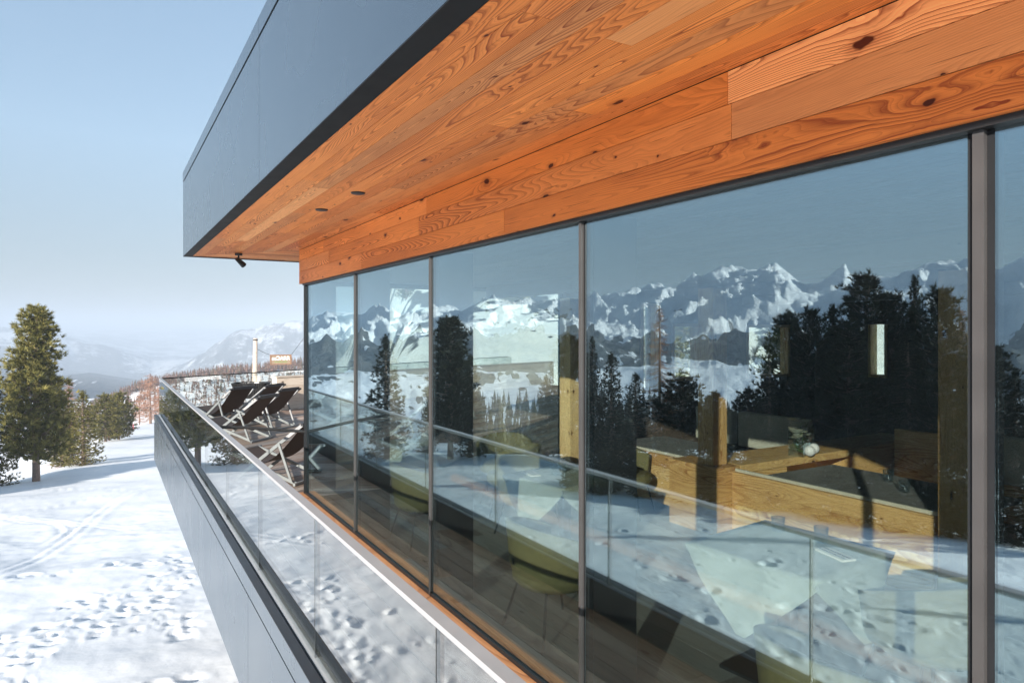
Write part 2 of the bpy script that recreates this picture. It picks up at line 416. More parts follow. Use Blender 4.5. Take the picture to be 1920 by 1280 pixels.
KE = [
 tab((-16, -.2), (80, -.205)),
 tab((-16, -.13), (-3, -.14), (6, -.17), (14, -.19), (80, -.19)),
 tab((-16, -.050), (-14, -.0515), (-8, -.057), (-4, -.0676), (-1, -.084), (2, -.11), (6, -.13), (14, -.12), (25, -.12), (50, -.13), (60, -.16), (80, -.17)),
 tab((-16, -.115), (6, -.11), (14, -.062), (25, -.062), (36, -.06), (44, -.05), (52, -.06), (60, -.08), (80, -.08)),
 tab((-16, -.10), (6, -.085), (14, -.028), (25, -.024), (34, -.015), (44, -.03), (52, -.02), (60, -.02), (80, -.02)),
 None,
 tab((-16, -.09), (-5, -.085), (-2.5, -.067), (-.5, -.057), (1, -.051), (2.4, -.0555), (5, -.06), (8, -.055), (14, -.03), (80, -.02)),
 tab((-16, -.05), (-10, -.07), (-4, -.085), (6, -.08), (14, -.04), (80, -.03)),
 tab((-16, .02), (-14, .0172), (-11.5, .011), (-10.2, .006), (-8.8, -.0015), (-6.5, -.029), (-5, -.0485), (-3, -.06), (0, -.06), (6, -.045), (14, -.02), (80, -.02)),
 tab((-16, -.03), (-6, -.04), (-3, -.04), (0, -.022), (2, -.012), (4, 0), (6, .003), (10, .006), (14, .004), (80, 0)),
 tab((-16, .0045), (80, .0045)),
]
AMP = np.array([0, .006, .008, .008, .034, .008, .006, .010, .010, .006, 0])
def terrain(u, v):
    u = np.asarray(u, float); v = np.asarray(v, float)
    r = np.maximum(np.hypot(u, v), 1e-3); a = np.degrees(np.arctan2(-v, u)); lr = np.log(r)
    zn = -5 - 0.095 * r + (fbm(u / 9, v / 9, 3, 5) - .5) * .55 * sstep(r, 9, 20)
    E = [np.interp(a, sk_a, sk_e) if k is None else np.interp(a, *k) for k in KE]
    idx = np.clip(np.searchsorted(KR, lr) - 1, 0, len(KR) - 2)
    t = np.clip((lr - KR[idx]) / (KR[idx + 1] - KR[idx]), 0, 1); t = t * t * (3 - 2 * t)
    Ea = np.stack(E); ii = np.indices(idx.shape)
    e0 = Ea[(idx,) + tuple(ii)]; e1 = Ea[(idx + 1,) + tuple(ii)]
    amp = AMP[idx] * (1 - t) + AMP[idx + 1] * t
    amp = np.where(a > 10, amp, np.minimum(amp, .010))
    nz = fbm(a / 5.0, lr * 9 + a * .06, 6, 3, True) - .55
    zf = r * (e0 * (1 - t) + e1 * t + amp * 1.5 * nz)
    face = sstep(lr, math.log(640), math.log(860)) * (1 - .8 * sstep(lr, math.log(1150), math.log(1240))) * (1 - sstep(lr, math.log(1290), math.log(1450))) * sstep(a, 10, 16)
    rg = fbm(a / 4.6 + lr * 2, lr * 7 - a * .12, 3, 77, True)
    aw = a + 2.2 * rg                                   # ribs lean over, so that one flank is long and gentle
    zf = zf + face * r * .054 * (fbm(aw / 4.6 + lr * 2, lr * 7 - aw * .12, 7, 77, True) - .58)
    zf = zf + face * r * .009 * (fbm(a / .9 - lr * 2, lr * 38 + a * .3, 5, 79, True) - .6)
    far = sstep(lr, math.log(2850), math.log(3250)) * (1 - sstep(lr, math.log(4300), math.log(5200))) * (a < 12)
    zf = zf + far * r * .012 * (fbm(a / 1.7, lr * 30, 5, 78, True) - .6)
    rc = np.interp(a, RC[:, 0], RC[:, 1])
    w = sstep(lr, np.log(rc), np.log(rc * 1.7))
    z = zn * (1 - w) + zf * w
    # the wooded hillside behind the building
    hill = np.minimum(-4.5 + .42 * np.maximum(r - 27, 0), 95) + (fbm(u / 23, v / 23, 4, 9) - .5) * 5 * sstep(r, 27, 60)
    wh = sstep(-a, 16, 23) * (1 - sstep(-a, 120, 150)) * sstep(r, 24, 34)
    return z * (1 - wh) + hill * wh

def build_ground():
    az = np.concatenate([np.arange(-180, -76, 3.0), np.arange(-76, -18, .7), np.arange(-18, 76, .17), np.arange(76, 180, 2.5)])
    rr = np.concatenate([[0.0, 1.5, 3.0], np.arange(4, 40, .13), np.exp(np.arange(math.log(40), math.log(220), .0125)), np.exp(np.arange(math.log(220), math.log(560), .018)), np.exp(np.arange(math.log(560), math.log(1300), .0050)), np.exp(np.arange(math.log(1300), math.log(21500), .024))])
    A, RR = np.meshgrid(R(1) * az, rr, indexing='xy')
    U, W = RR * np.cos(A), -RR * np.sin(A)
    Z = terrain(U, W)
    # trampled crust and footprints close by
    near = sstep(RR, 3, 6) * (1 - sstep(RR, 36, 60))
    Z += near * ((fbm(U / 1.5, W / 1.5, 5, 21) - .5) * .11 + (fbm(U / .62, W / .62, 3, 33) - .5) * .055 * sstep(fbm(U / 4, W / 4, 2, 35), .38, .62))
    rng = np.random.default_rng(4)
    prints = []
    for k in range(3):                                    # trails
        x, y = rng.uniform(2, 30), rng.uniform(-24, 0); d = rng.uniform(0, 6.28)
        for j in range(rng.integers(14, 40)):
            d += rng.normal(0, .10); x += .62 * math.cos(d); y += .62 * math.sin(d)
            s = .13 * (1 if j % 2 else -1)
            prints.append((x - s * math.sin(d), y + s * math.cos(d), d, rng.uniform(.02, .07)))
    for k in range(180):                                  # trampled patches
        c = [(7, -6.5), (11, -5), (15, -7), (9, -10), (20, -8), (5, -4.5)][k % 6]
        prints.append((c[0] + rng.normal(0, 2.2), c[1] + rng.normal(0, 2.2), rng.uniform(0, 6.28), rng.uniform(.015, .055)))
    for k in range(2900):                                 # churned crust in front of the balcony
        rr_ = rng.uniform(5, 26); aa = R(rng.uniform(-6, 11) if k < 2450 else rng.uniform(11, 62))
        if vnoise(np.array([rr_ * math.cos(aa) / 3.0]), np.array([rr_ * math.sin(aa) / 3.0]), 88)[0] < (.30 if k < 2450 else .5): continue
        prints.append((rr_ * math.cos(aa), -rr_ * math.sin(aa), rng.uniform(0, 6.28), rng.uniform(.010, .05) * rng.uniform(.4, 1.2)))
    for (x, y, d, dep) in prints:
        r0 = math.hypot(x, y)
        if r0 < 4.2 or r0 > 38: continue
        a0 = math.degrees(math.atan2(-y, x))
        i0, i1 = np.searchsorted(rr, [r0 - .6, r0 + .6]); da = math.degrees(.6 / r0)
        j0, j1 = np.searchsorted(az, [a0 - da, a0 + da])
        uu, ww = U[i0:i1, j0:j1] - x, W[i0:i1, j0:j1] - y
        k_ = (.75 + 6 * dep) * rng.choice([.42, .5, .55, .6, .7, .9, 1.2, 1.8]); dep *= min(1.3, k_); p = (uu * math.cos(d) + ww * math.sin(d)) / (.15 * k_); q = (-uu * math.sin(d) + ww * math.cos(d)) / (.09 * k_)
        g = p * p + q * q
        Z[i0:i1, j0:j1] += dep * (-np.exp(-g ** 2) + .30 * np.exp(-((np.sqrt(g) - 1.6) / .45) ** 2))
    # ski tracks: shallow winding grooves on the slope
    for (cx, cy, dx, dy, amp, wl, ph) in ((30, -3, 1, -.05, 1.6, 17, 0), (31, -1.5, 1, -.02, 2.2, 15, 1.2), (22, -5, .95, .28, .6, 30, 0)):
        L = math.hypot(dx, dy); dx, dy = dx / L, dy / L
        s_ = (U - cx) * dx + (W - cy) * dy; q = -(U - cx) * dy + (W - cy) * dx - amp * np.sin(s_ * 6.283 / wl + ph)
        on = sstep(s_, 0, 3) * (1 - sstep(s_, 36, 60))
        for off in (0, .38):
            Z += on * (-.024 * np.exp(-((q - off) / .10) ** 2) + .015 * np.exp(-((q - off - .30) / .15) ** 2))
    nr, na = U.shape
    co_ = np.stack([W, U, Z], -1).reshape(-1, 3)
    i, j = np.meshgrid(np.arange(nr - 1), np.arange(na), indexing='ij'); j2 = (j + 1) % na
    F = np.stack([i * na + j, i * na + j2, (i + 1) * na + j2, (i + 1) * na + j], -1).reshape(-1, 4)[:, ::-1]
    me = bpy.data.meshes.new('ground')
    me.vertices.add(len(co_)); me.vertices.foreach_set('co', co_.ravel())
    me.loops.add(F.size); me.loops.foreach_set('vertex_index', F.ravel().astype(np.int32))
    me.polygons.add(len(F)); me.polygons.foreach_set('loop_start', np.arange(0, F.size, 4, dtype=np.int32))
    me.polygons.foreach_set('loop_total', np.full(len(F), 4, dtype=np.int32))
    # woods and rock, plus the shade of one mountainside
    a = np.degrees(A); lr = np.log(np.maximum(RR, 1))
    n1 = fbm(a / 3.2, lr * 6.5, 6, 41); n2 = fbm(a / 9.0, lr * 22, 5, 57); n3 = fbm(a / .7, lr * 55, 5, 91)
    band = sstep(lr, math.log(550), math.log(640)) * (1 - sstep(lr, math.log(745), math.log(850)))
    f_ref = .9 * band + .26 * sstep(lr, math.log(260), math.log(380)) * (n2 * 1.6) * (1 - band)
    f_ref += .40 * sstep(a, 25, 29) * (1 - sstep(a, 36, 40)) * sstep(lr, math.log(380), math.log(680)) * (1 - sstep(lr, math.log(1130), math.log(1260)))  # mountainside in shade, darkened here like wood cover
    f_ref -= .5 * sstep(a, 42, 45) * (1 - sstep(a, 50, 53)) * (1 - sstep(lr, math.log(590), math.log(660)))
    f_ref *= 1 - .95 * sstep(lr, math.log(800), math.log(900)) * (1 - .5 * sstep(a, 25, 29) * (1 - sstep(a, 36, 40)))
    f_dir = .86 * sstep(lr, math.log(650), math.log(900)) * (1 - sstep(lr, math.log(1850), math.log(2000))) + 1.0 * sstep(lr, math.log(1850), math.log(2050)) * (1 - sstep(lr, math.log(2500), math.log(2750)))
    f_far = sstep(lr, math.log(2500), math.log(2800))
    f_hill = np.where((a < -17) & (RR < 1500), .62, 0.0) * sstep(RR, 30, 45)
    wr = sstep(a, 9, 13)
    f = f_ref * wr + f_dir * (1 - wr); f = np.where(a < -17, f_hill, f)
    f = sstep(f + ((n1 - .5) * 1.1 + (n3 - .5) * 1.2) * (f > .01), .36, .68) * sstep(RR, 28, 40)
    far_mix = .66 - .16 * sstep(lr, math.log(3900), math.log(4400)) + (n1 - .5) * .5 + (n3 - .5) * .5
    f = np.where((a > -17) & (a < 11), f * (1 - f_far) + far_mix * f_far, f)
    f = np.where((a > -17) & (RR < 230), 0, f)
    at = me.attributes.new('wooded', 'FLOAT', 'POINT'); at.data.foreach_set('value', f.ravel().astype(np.float32))
    me.update(calc_edges=True); me.validate()
    me.shade_smooth()
    m, nt = newmat('snow_ground'); n = N(nt)
    g = n('ShaderNodeNewGeometry'); pos = g.outputs['Position']
    w_ = n('ShaderNodeAttribute', attribute_name='wooded').outputs['Fac']
    b1 = n('ShaderNodeTexNoise', ins={'Vector': pos, 'Scale': 7.0, 'Detail': 5.0, 'Roughness': .62})
    b2 = n('ShaderNodeTexNoise', ins={'Vector': pos, 'Scale': 1.1, 'Detail': 4.0})
    hgt = n.math('ADD', n.math('MULTIPLY', b1.outputs[0], .35), b2.outputs[0])
    bp = n('ShaderNodeBump', ins={'Height': hgt, 'Strength': .16, 'Distance': .12})
    dist = n('ShaderNodeVectorMath', operation='LENGTH', ins={0: pos}).outputs['Value']
    crag = n('ShaderNodeTexNoise', ins={'Vector': pos, 'Scale': .022, 'Detail': 9.0, 'Roughness': .66})
    bp = n('ShaderNodeBump', ins={'Height': crag.outputs[0], 'Strength': n.maprange(dist, 250, 700, 0.0, .9), 'Distance': 26.0, 'Normal': bp.outputs[0]})
    snow = n.mix(n.maprange(b2.outputs[0], .3, .7), (.78, .795, .82), (.85, .855, .86))
    # thin patches where soil and grass come through beside the building
    sm = n('ShaderNodeMapping', ins={'Vector': pos, 'Scale': (.9, .5, .5), 'Rotation': (0, 0, .5)})
    so = n('ShaderNodeTexNoise', ins={'Vector': sm.outputs[0], 'Scale': 1.6, 'Detail': 5.0, 'Roughness': .6})
    sep = n('ShaderNodeSeparateXYZ', ins={0: pos})
    reach = n.math('MULTIPLY', n.maprange(sep.outputs[0], -2.8, -.8), n.math('MULTIPLY', n.maprange(sep.outputs[1], 11.0, 6.0), n.maprange(sep.outputs[1], 0.0, 3.0)))
    soil = n.math('MULTIPLY', n.maprange(so.outputs[0], .60, .70), reach)
    snow = n.mix(n.math('MULTIPLY', soil, .62), snow, (.36, .27, .22))
    fr_ = n('ShaderNodeTexNoise', ins={'Vector': pos, 'Scale': .03, 'Detail': 8.0, 'Roughness': .7})
    fr2_ = n('ShaderNodeTexNoise', ins={'Vector': pos, 'Scale': .45, 'Detail': 6.0, 'Roughness': .7})
    frm = n.math('MULTIPLY', n.math('ADD', fr_.outputs[0], fr2_.outputs[0]), .5)
    wd = n.math('ADD', w_, n.math('MULTIPLY', n.math('SUBTRACT', frm, .5), 1.5))
    wd = n.math('MULTIPLY', n.maprange(wd, .42, .62), n.maprange(w_, 0.0, .12))
    col = n.mix(wd, snow, n.mix(n.maprange(fr_.outputs[0], .35, .65), (.03, .04, .038), (.085, .08, .07)))
    n.out(principled(n, col, .55, 0, bp.outputs[0], .25))
    me.materials.append(m)
    o = link('ground', me); tag(o, kind='structure')
build_ground()
def gz(u, v): return float(terrain(np.array([u]), np.array([v]))[0])

# ---------------------------------------------------------------- trees
def tuft(mb, rng, c, d, L, k, tone, w=.035):
    for _ in range(k):
        q = Vector((d.x + rng.gauss(0, .55), d.y + rng.gauss(0, .55), d.z + rng.gauss(.15, .5)))
        q.normalize()
        s = q.cross(Vector((rng.gauss(0, 1), rng.gauss(0, 1), rng.gauss(0, 1)))); s.normalize()
        l = L * rng.uniform(.7, 1.25); t = min(1, max(0, tone + rng.gauss(0, .12)))
        mb.face([c + s * w, c - s * w, c + q * l], None, t)
def make_pine(seed, h, prof, nb, droop=-.1, tuftL=.30, kn=9, bare=.1, twist=.35, dens=1.0):
    rng = random.Random(seed)
    tr, cr = MB(seed), MB(seed)
    lean = rng.uniform(-.15, .15)
    tp = [Vector((lean * math.sin(t * 2.2) * .5, lean * t * .4, t * h)) for t in [i / 10 for i in range(11)]]
    tr.tube(tp, [h * .020 * (1 - .93 * i / 10) + .008 for i in range(11)], 9)
    def ax(t):
        i = min(9, int(t * 10)); f = t * 10 - i
        return tp[i].lerp(tp[i + 1], f)
    for b in range(nb):
        t = bare + (1 - bare) * (b + rng.random()) / nb
        L = prof(t) * rng.uniform(.62, 1.12)
        az = b * 2.399 + rng.gauss(0, twist)
        o = ax(min(t, .995)); d = Vector((math.cos(az), math.sin(az), 0))
        rise = droop + rng.gauss(0, .08) + .5 * max(0, t - .72)
        segs = 5; pts = [o]
        for s in range(1, segs + 1):
            f = s / segs
            pts.append(o + d * L * f + Vector((0, 0, L * (rise * f + .42 * f * f * (1 if droop > -.3 else .25)))))
        tr.tube(pts, [.012 * h * .35 * (1 - f / segs) * (.4 + L / 3) + .006 for f in range(segs + 1)], 4, cap=False)
        n_t = max(3, int(L * 8.5 * dens))
        for k in range(n_t):
            f = rng.uniform(.22, 1.0) ** .8
            i = min(segs - 1, int(f * segs)); ff = f * segs - i
            c = pts[i].lerp(pts[i + 1], ff)
            spread = .26 * L * (1.1 - .75 * f) + .05
            c = c + Vector((rng.gauss(0, spread), rng.gauss(0, spread), rng.gauss(0, .10)))
            dd = (d * .6 + Vector((rng.gauss(0, .4), rng.gauss(0, .4), .65)))
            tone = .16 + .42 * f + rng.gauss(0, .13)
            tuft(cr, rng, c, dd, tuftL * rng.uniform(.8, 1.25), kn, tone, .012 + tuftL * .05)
    for k in range(26):
        tuft(cr, rng, ax(.9 + .0999 * rng.random()), Vector((rng.gauss(0, .5), rng.gauss(0, .5), 1)), tuftL, kn, .6)
    return tr.mesh('trunk', M['bark'], True), cr.mesh('crown', M['needles'])
def make_larch(seed, h, spread, nb, fine=True):
    rng = random.Random(seed); tr, cr = MB(seed), MB(seed)
    tr.tube([(0, 0, 0), (.1, 0, h * .5), (0, .05, h)], [h * .017, h * .011, .015], 7)
    for b in range(nb):
        t = .12 + .86 * (b + rng.random()) / nb
        L = spread * (1 - t) ** .75 * rng.uniform(.7, 1.15) + .15
        az = rng.random() * 6.283; d = Vector((math.cos(az), math.sin(az), 0)); o = Vector((0, 0, t * h))
        e = o + d * L + Vector((0, 0, -L * .12 + rng.gauss(0, .1))); mid = o.lerp(e, .55) + Vector((0, 0, -.07 * L))
        cr.tube([o, mid, e], [.024, .015, .005], 3, tone=rng.random(), cap=False)
        for k in range(int(5 + L * 7)):
            f = rng.uniform(.2, 1); c = o.lerp(mid, f / .55) if f < .55 else mid.lerp(e, (f - .55) / .45)
            q = c + Vector((rng.gauss(0, .22), rng.gauss(0, .22), rng.gauss(-.10, .15)))
            cr.tube([c, q], [.008, .003], 3, tone=rng.random(), cap=False)
    return tr.mesh('trunk', M['bark'], True), cr.mesh('crown', M['larch_twig'])

stone = lambda t: (2.75 * (1 - t) ** .62 * (1 - .25 * (1 - t) ** 3) + .30 * (t > .8)) if t < .985 else .3
slim = lambda t: 1.75 * (1 - t) ** .72 + .1
spruce = lambda t: 2.5 * (1 - t) ** .85 + .08
bushy = lambda t: 1.9 * math.sin(math.pi * min(1, (t * .78 + .22))) ** .8 + .12
KIND = {
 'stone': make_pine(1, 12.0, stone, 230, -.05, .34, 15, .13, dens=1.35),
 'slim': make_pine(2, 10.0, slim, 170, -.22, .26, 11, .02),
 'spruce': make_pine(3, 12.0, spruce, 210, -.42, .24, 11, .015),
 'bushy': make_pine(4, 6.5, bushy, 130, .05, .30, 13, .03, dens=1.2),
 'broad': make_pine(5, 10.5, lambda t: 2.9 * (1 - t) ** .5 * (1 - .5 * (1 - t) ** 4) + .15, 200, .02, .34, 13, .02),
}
LARCH = make_larch(7, 11.0, 2.6, 170), make_larch(8, 9.0, 3.0, 190)
HT = {'stone': 12.0, 'slim': 10.0, 'spruce': 12.0, 'bushy': 6.5, 'broad': 10.5}
def at_img(x, r, mirrored=False):
    """ground point under image column x, r metres away (seen in the glass when mirrored)"""
    a = R(30.77) + math.atan((x - 960) / 1280.0) if mirrored else R(30.77) + math.atan((x - 960) / 1280.0)
    u, v = r * math.cos(a), r * math.sin(a)
    return (u, 2 * V - v) if mirrored else (u, v)
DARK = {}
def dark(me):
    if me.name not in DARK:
        c = me.copy(); c.materials.clear(); c.materials.append(M['shaded_needles']); DARK[me.name] = c
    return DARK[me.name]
def tree(kind, u, v, h, label, group, rot=0.0, wide=1.0, sink=.15, name=None, shade=False):
    meshes, H0 = (KIND[kind], HT[kind]) if kind in KIND else (LARCH[0 if kind == 'larch' else 1], 11.0 if kind == 'larch' else 9.0)
    name = name or ('larch_tree' if 'larch' in kind else 'spruce_tree' if kind == 'spruce' else 'pine_tree')
    s = h / H0
    t = thing(name, label, 'tree', P(u, v, gz(u, v) - sink), rot, group)
    t.scale = (s * wide, s * wide, s)
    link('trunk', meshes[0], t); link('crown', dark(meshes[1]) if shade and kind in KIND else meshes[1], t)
    return t
def tree_img(kind, x, ytop, r, label, group, mirrored=False, **kw):
    u, v = at_img(x, r, mirrored)
    ph = math.atan((x - 960) / 1280.0)
    ztop = (621 - ytop) / 1280.0 * r * math.cos(ph)
    return tree(kind, u, v, ztop - gz(u, v) + .15, label, group, **kw)
G1 = 'pines along the edge of the snow slope'
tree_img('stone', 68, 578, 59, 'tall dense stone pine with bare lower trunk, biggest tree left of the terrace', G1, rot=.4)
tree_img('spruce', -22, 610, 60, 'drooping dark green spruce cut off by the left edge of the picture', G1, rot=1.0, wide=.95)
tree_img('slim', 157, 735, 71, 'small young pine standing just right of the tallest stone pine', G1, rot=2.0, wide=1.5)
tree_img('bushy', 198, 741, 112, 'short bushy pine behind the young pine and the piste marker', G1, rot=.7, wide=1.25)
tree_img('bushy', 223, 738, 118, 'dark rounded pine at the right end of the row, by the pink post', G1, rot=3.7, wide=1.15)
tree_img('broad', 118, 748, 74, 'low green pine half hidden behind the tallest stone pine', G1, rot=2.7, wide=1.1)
G2 = 'bare larches beyond the slope'
tree_img('larch', 128, 708, 120, 'bare reddish larch rising between the tallest pine and the small one', G2, rot=1)
tree_img('larch_low', 282, 700, 205, 'bare orange larch against the corner of the terrace parapet', G2, rot=2, wide=1.7)
tree_img('larch', 262, 738, 208, 'thin bare larch beside the orange one near the terrace corner', G2, rot=3, wide=1.3)
tree_img('larch_low', 300, 722, 225, 'bare brown larch seen through the far corner of the glass railing', G2, rot=5, wide=1.4)
# trees that show in the facade glass
G3 = 'trees mirrored in the facade glass'
MIR = [
 ('slim', 722, 631, 56, 1.25, 'slender pointed pine mirrored in the second pane from the corner'),
 ('stone', 848, 598, 52, 1.15, 'broad black pine mirrored just right of the third glass joint'),
 ('slim', 884, 668, 54, 1.1, 'lower pine leaning on the right side of the broad mirrored pine'),
 ('broad', 1072, 634, 56, 1.0, 'dark pine mirrored in front of the far timber post'),
 ('spruce', 1108, 630, 56, .8, 'dark spruce mirrored against the middle glass joint'),
 ('slim', 1146, 662, 56, 1.2, 'pointed pine mirrored left of the bare larch'),
 ('slim', 1190, 700, 56, 1.4, 'shorter pine mirrored at the foot of the bare larch'),
 ('larch', 1234, 566, 56, .8, 'tall bare larch with thin level branches mirrored in the large pane'),
 ('bushy', 1278, 700, 56, 1.2, 'low bushy pine mirrored right of the bare larch'),
 ('broad', 1340, 735, 56, 1.0, 'low spreading pine mirrored over the slim timber post'),
 ('bushy', 1400, 730, 56, 1.1, 'low bushy pine mirrored left of the flower vase'),
 ('broad', 1472, 590, 54, .9, 'pine at the left end of the dark grove mirrored by the right joint'),
 ('broad', 1515, 584, 52, .8, 'second pine in the dark mirrored grove, its top by the lowest saddle'),
 ('slim', 1556, 576, 53, 1.2, 'narrow pine in the dark mirrored grove'),
 ('broad', 1622, 520, 54, 1.0, 'tallest round-topped pine of the dark mirrored grove'),
 ('broad', 1672, 556, 54, .9, 'pine between the two highest tops of the mirrored grove'),
 ('spruce', 1712, 516, 54, .8, 'spire-topped spruce in the dark mirrored grove'),
 ('broad', 1756, 546, 53, .9, 'pine at the right side of the mirrored grove by the timber pillar'),
 ('larch', 1796, 566, 53, .9, 'brownish larch at the right end of the mirrored grove'),
 ('spruce', 1440, 650, 52, 1.0, 'lower spruce behind the left end of the mirrored grove'),
 ('broad', 1590, 610, 52, 1.3, 'wide pine filling the middle of the mirrored grove'),
 ('spruce', 1700, 620, 52, 1.4, 'spruce behind the spire-topped one in the mirrored grove'),
 ('broad', 1850, 650, 52, 1.2, 'pine mirrored across the wide metal joint'),
 ('spruce', 1900, 690, 52, 1.3, 'spruce mirrored in the last pane at the right edge'),
 ('slim', 1030, 705, 58, 1.2, 'small pine mirrored in the hillside window'),
 ('slim', 800, 735, 62, 1.2, 'small pine mirrored left of the third glass joint'),
]
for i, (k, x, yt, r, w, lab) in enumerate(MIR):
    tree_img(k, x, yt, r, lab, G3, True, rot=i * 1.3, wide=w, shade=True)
G5 = 'low shrubs at the edge of the mirrored slope'
SH = [(1085, 36, 2.3, 'low dark shrub mirrored at the foot of the middle joint'), (1128, 35, 2.0, 'small dark shrub mirrored right of the middle joint'), (1165, 37, 2.5, 'dark shrub mirrored left of the larch foot'), (1205, 34, 2.2, 'dark shrub mirrored below the bare larch'),
      (1255, 35, 2.6, 'dark shrub mirrored over the left booth panel'), (1300, 33, 2.3, 'dark shrub mirrored over the corner block of the booth'), (1350, 34, 2.6, 'dark shrub mirrored over the slim post foot'), (1400, 32, 2.2, 'dark shrub mirrored over the booth shelf'),
      (1450, 33, 2.8, 'tall dark shrub mirrored left of the grove'), (1505, 32, 2.5, 'dark shrub mirrored under the left pines of the grove'), (1560, 31, 2.5, 'dark shrub mirrored under the middle of the grove'), (1620, 32, 2.8, 'dark shrub mirrored under the tallest pine of the grove'),
      (1680, 30, 2.4, 'dark shrub mirrored left of the timber pillar foot'), (1740, 31, 2.7, 'dark shrub mirrored on the timber pillar'), (1800, 30, 2.2, 'dark shrub mirrored beside the wide metal joint'), (1895, 30, 2.5, 'dark shrub mirrored in the last pane at the right')]
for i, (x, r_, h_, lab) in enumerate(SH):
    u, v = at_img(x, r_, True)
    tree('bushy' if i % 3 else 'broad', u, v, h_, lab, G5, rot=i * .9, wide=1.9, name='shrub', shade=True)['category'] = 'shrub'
G4 = 'pines beside the slope, casting long shadows'
for i, (u, v, h, k, lab) in enumerate([(-7, -34, 10, 'slim', 'slim pine whose long shadow stripes the snow'),
                          (0, -37, 11, 'slim', 'taller slim pine out of the picture shading the mirrored snow'),
                          (8, -38, 8, 'slim', 'slim pine at the edge of the mirrored grove')]):
    tree(k, u, v, h, lab, G4, rot=i * 2.1, wide=.7)

G6 = 'pines close behind the rear windows'
tree('broad', 12.6, 16.6, 7.6, 'green pine filling the right half of the square rear window', G6, rot=1.0)
tree('spruce', 24.0, 22.5, 9.0, 'green spruce outside the middle rear window', G6, rot=2.0)
def wood_mass(name, n_, pick, hs, share_green, seed, leafs=26, mat='brush'):
    """a far wood that reads as one mass"""
    rng = random.Random(seed); mb = MB(seed)
    for _ in range(n_):
        u, v = pick(rng); z = gz(u, v); h = rng.uniform(*hs); g = rng.random() < share_green
        for k in range(leafs):
            t = rng.random() ** 1.2; rad = h * (.22 if not g else .19) * (1 - t) + .12
            az = rng.random() * 6.283; c = Vector((v, u, z + h * (.08 + .92 * t)))
            o = c + Vector((math.cos(az) * rad, math.sin(az) * rad, -h * .05))
            s = Vector((-math.sin(az), math.cos(az), 0)) * h * .055 * (1.15 - t)
            up = Vector((0, 0, h * .13))
            tone = rng.uniform(.93, 1.0) if False else (rng.uniform(.35, .8) if not g else rng.uniform(.9, 1.0))
            mb.face([c + s + up * .3, o + s, o - s, c - s + up * .3], None, tone)
            mb.face([o + s, c + up, o - s], None, tone)
        mb.tube([(v, u, z - .5), (v, u, z + h)], [h * .016, .03], 3, tone=.3, cap=False)
    return tag(mb.build(name, M[mat]), kind='stuff')
def pick_spur(rng):
    while True:
        a = rng.uniform(-16, 3.0); r = rng.uniform(300, 490)
        if rng.random() < .45: r = rng.uniform(392, 450)
        return r * math.cos(R(a)), -r * math.sin(R(a))
wood_mass('far_larch_wood', 2200, pick_spur, (3.2, 6.0), .14, 3, 20)
def pick_ref(rng):
    a = rng.uniform(27, 74); r = rng.uniform(130, 480) if a < 52 else rng.uniform(80, 300)
    return r * math.cos(R(a)), -r * math.sin(R(a))
wood_mass('mirrored_wood', 900, pick_ref, (8, 14), .95, 5, 60, 'shaded_needles')
def pick_hill(rng):
    a = rng.uniform(-62, -18); r = 62 + 180 * rng.random() ** 1.5
    return r * math.cos(R(a)), -r * math.sin(R(a))
wood_mass('hillside_wood', 480, pick_hill, (4, 8), .8, 7, 60)
for i, (a_, r_, h_, k_) in enumerate([(-22, 44, 5, 'slim'), (-27, 52, 6.5, 'spruce'), (-31, 41, 4.5, 'bushy'), (-45, 36, 4.5, 'slim'), (-49, 44, 7, 'spruce'), (-53, 38, 5, 'bushy'), (-38, 50, 7, 'slim')]):
    tree(k_, r_ * math.cos(R(a_)), -r_ * math.sin(R(a_)), h_, ['slim pine on the snowy hillside, left part of the end window', 'spruce on the snowy hillside in the middle of the end window', 'low pine on the hillside just above the pale terrace wall', 'slim pine outside the narrow rear window', 'spruce outside the square rear window', 'low pine with spreading branches outside the square rear window', 'tall slim pine on the hillside behind the far timber post'][i], 'pines on the hillside behind the building', rot=i * 1.1)

# ---------------------------------------------------------------- the building
UE, VB = 8.22, 11.6          # end wall, back wall of the room
B = thing('restaurant_building', 'modern mountain restaurant with glass facade, larch soffit and grey metal fascia', 'building', P(4, 6, -6))
B.location = (0, 0, 0)
VF, ZS, ZT = .863, .97, 2.05   # fascia plane, soffit height, roof edge
UR = 9.78                      # end of roof overhang
UN = -4.0
# roof body behind fascia
mb = MB(); mb.box(UN, UR - .03, VF + .03, 12.6, ZS + .03, ZT - .02); mb.build('roof', M['dark_metal'], B)
for k, (a, b) in enumerate([(UN, -.42), (-.415, 4.678), (4.683, UR)]):
    mb = MB(); mb.box(a, b, VF, VF + .028, ZS + .002, 1.915); mb.build('fascia_panel', M['metal'], B)
    mb = MB(); mb.box(a, b, VF - .004, VF + .026, 1.93, ZT); mb.build('fascia_cap', M['metal'], B)
    mb = MB(); mb.box(a, b if b < UR else UR - .1, VF, VF + .10, ZS - .004, ZS); mb.build('fascia_trim', M['frame_metal'], B)
mb = MB(); mb.box(UR - .028, UR - .001, VF + .03, 12.6, ZS + .002, ZT - .01); mb.build('fascia_panel', M['metal'], B)
mb = MB(); mb.box(UR - .1, UR, VF + .001, 12.6, ZS - .005, ZS - .001); mb.build('fascia_trim', M['frame_metal'], B)
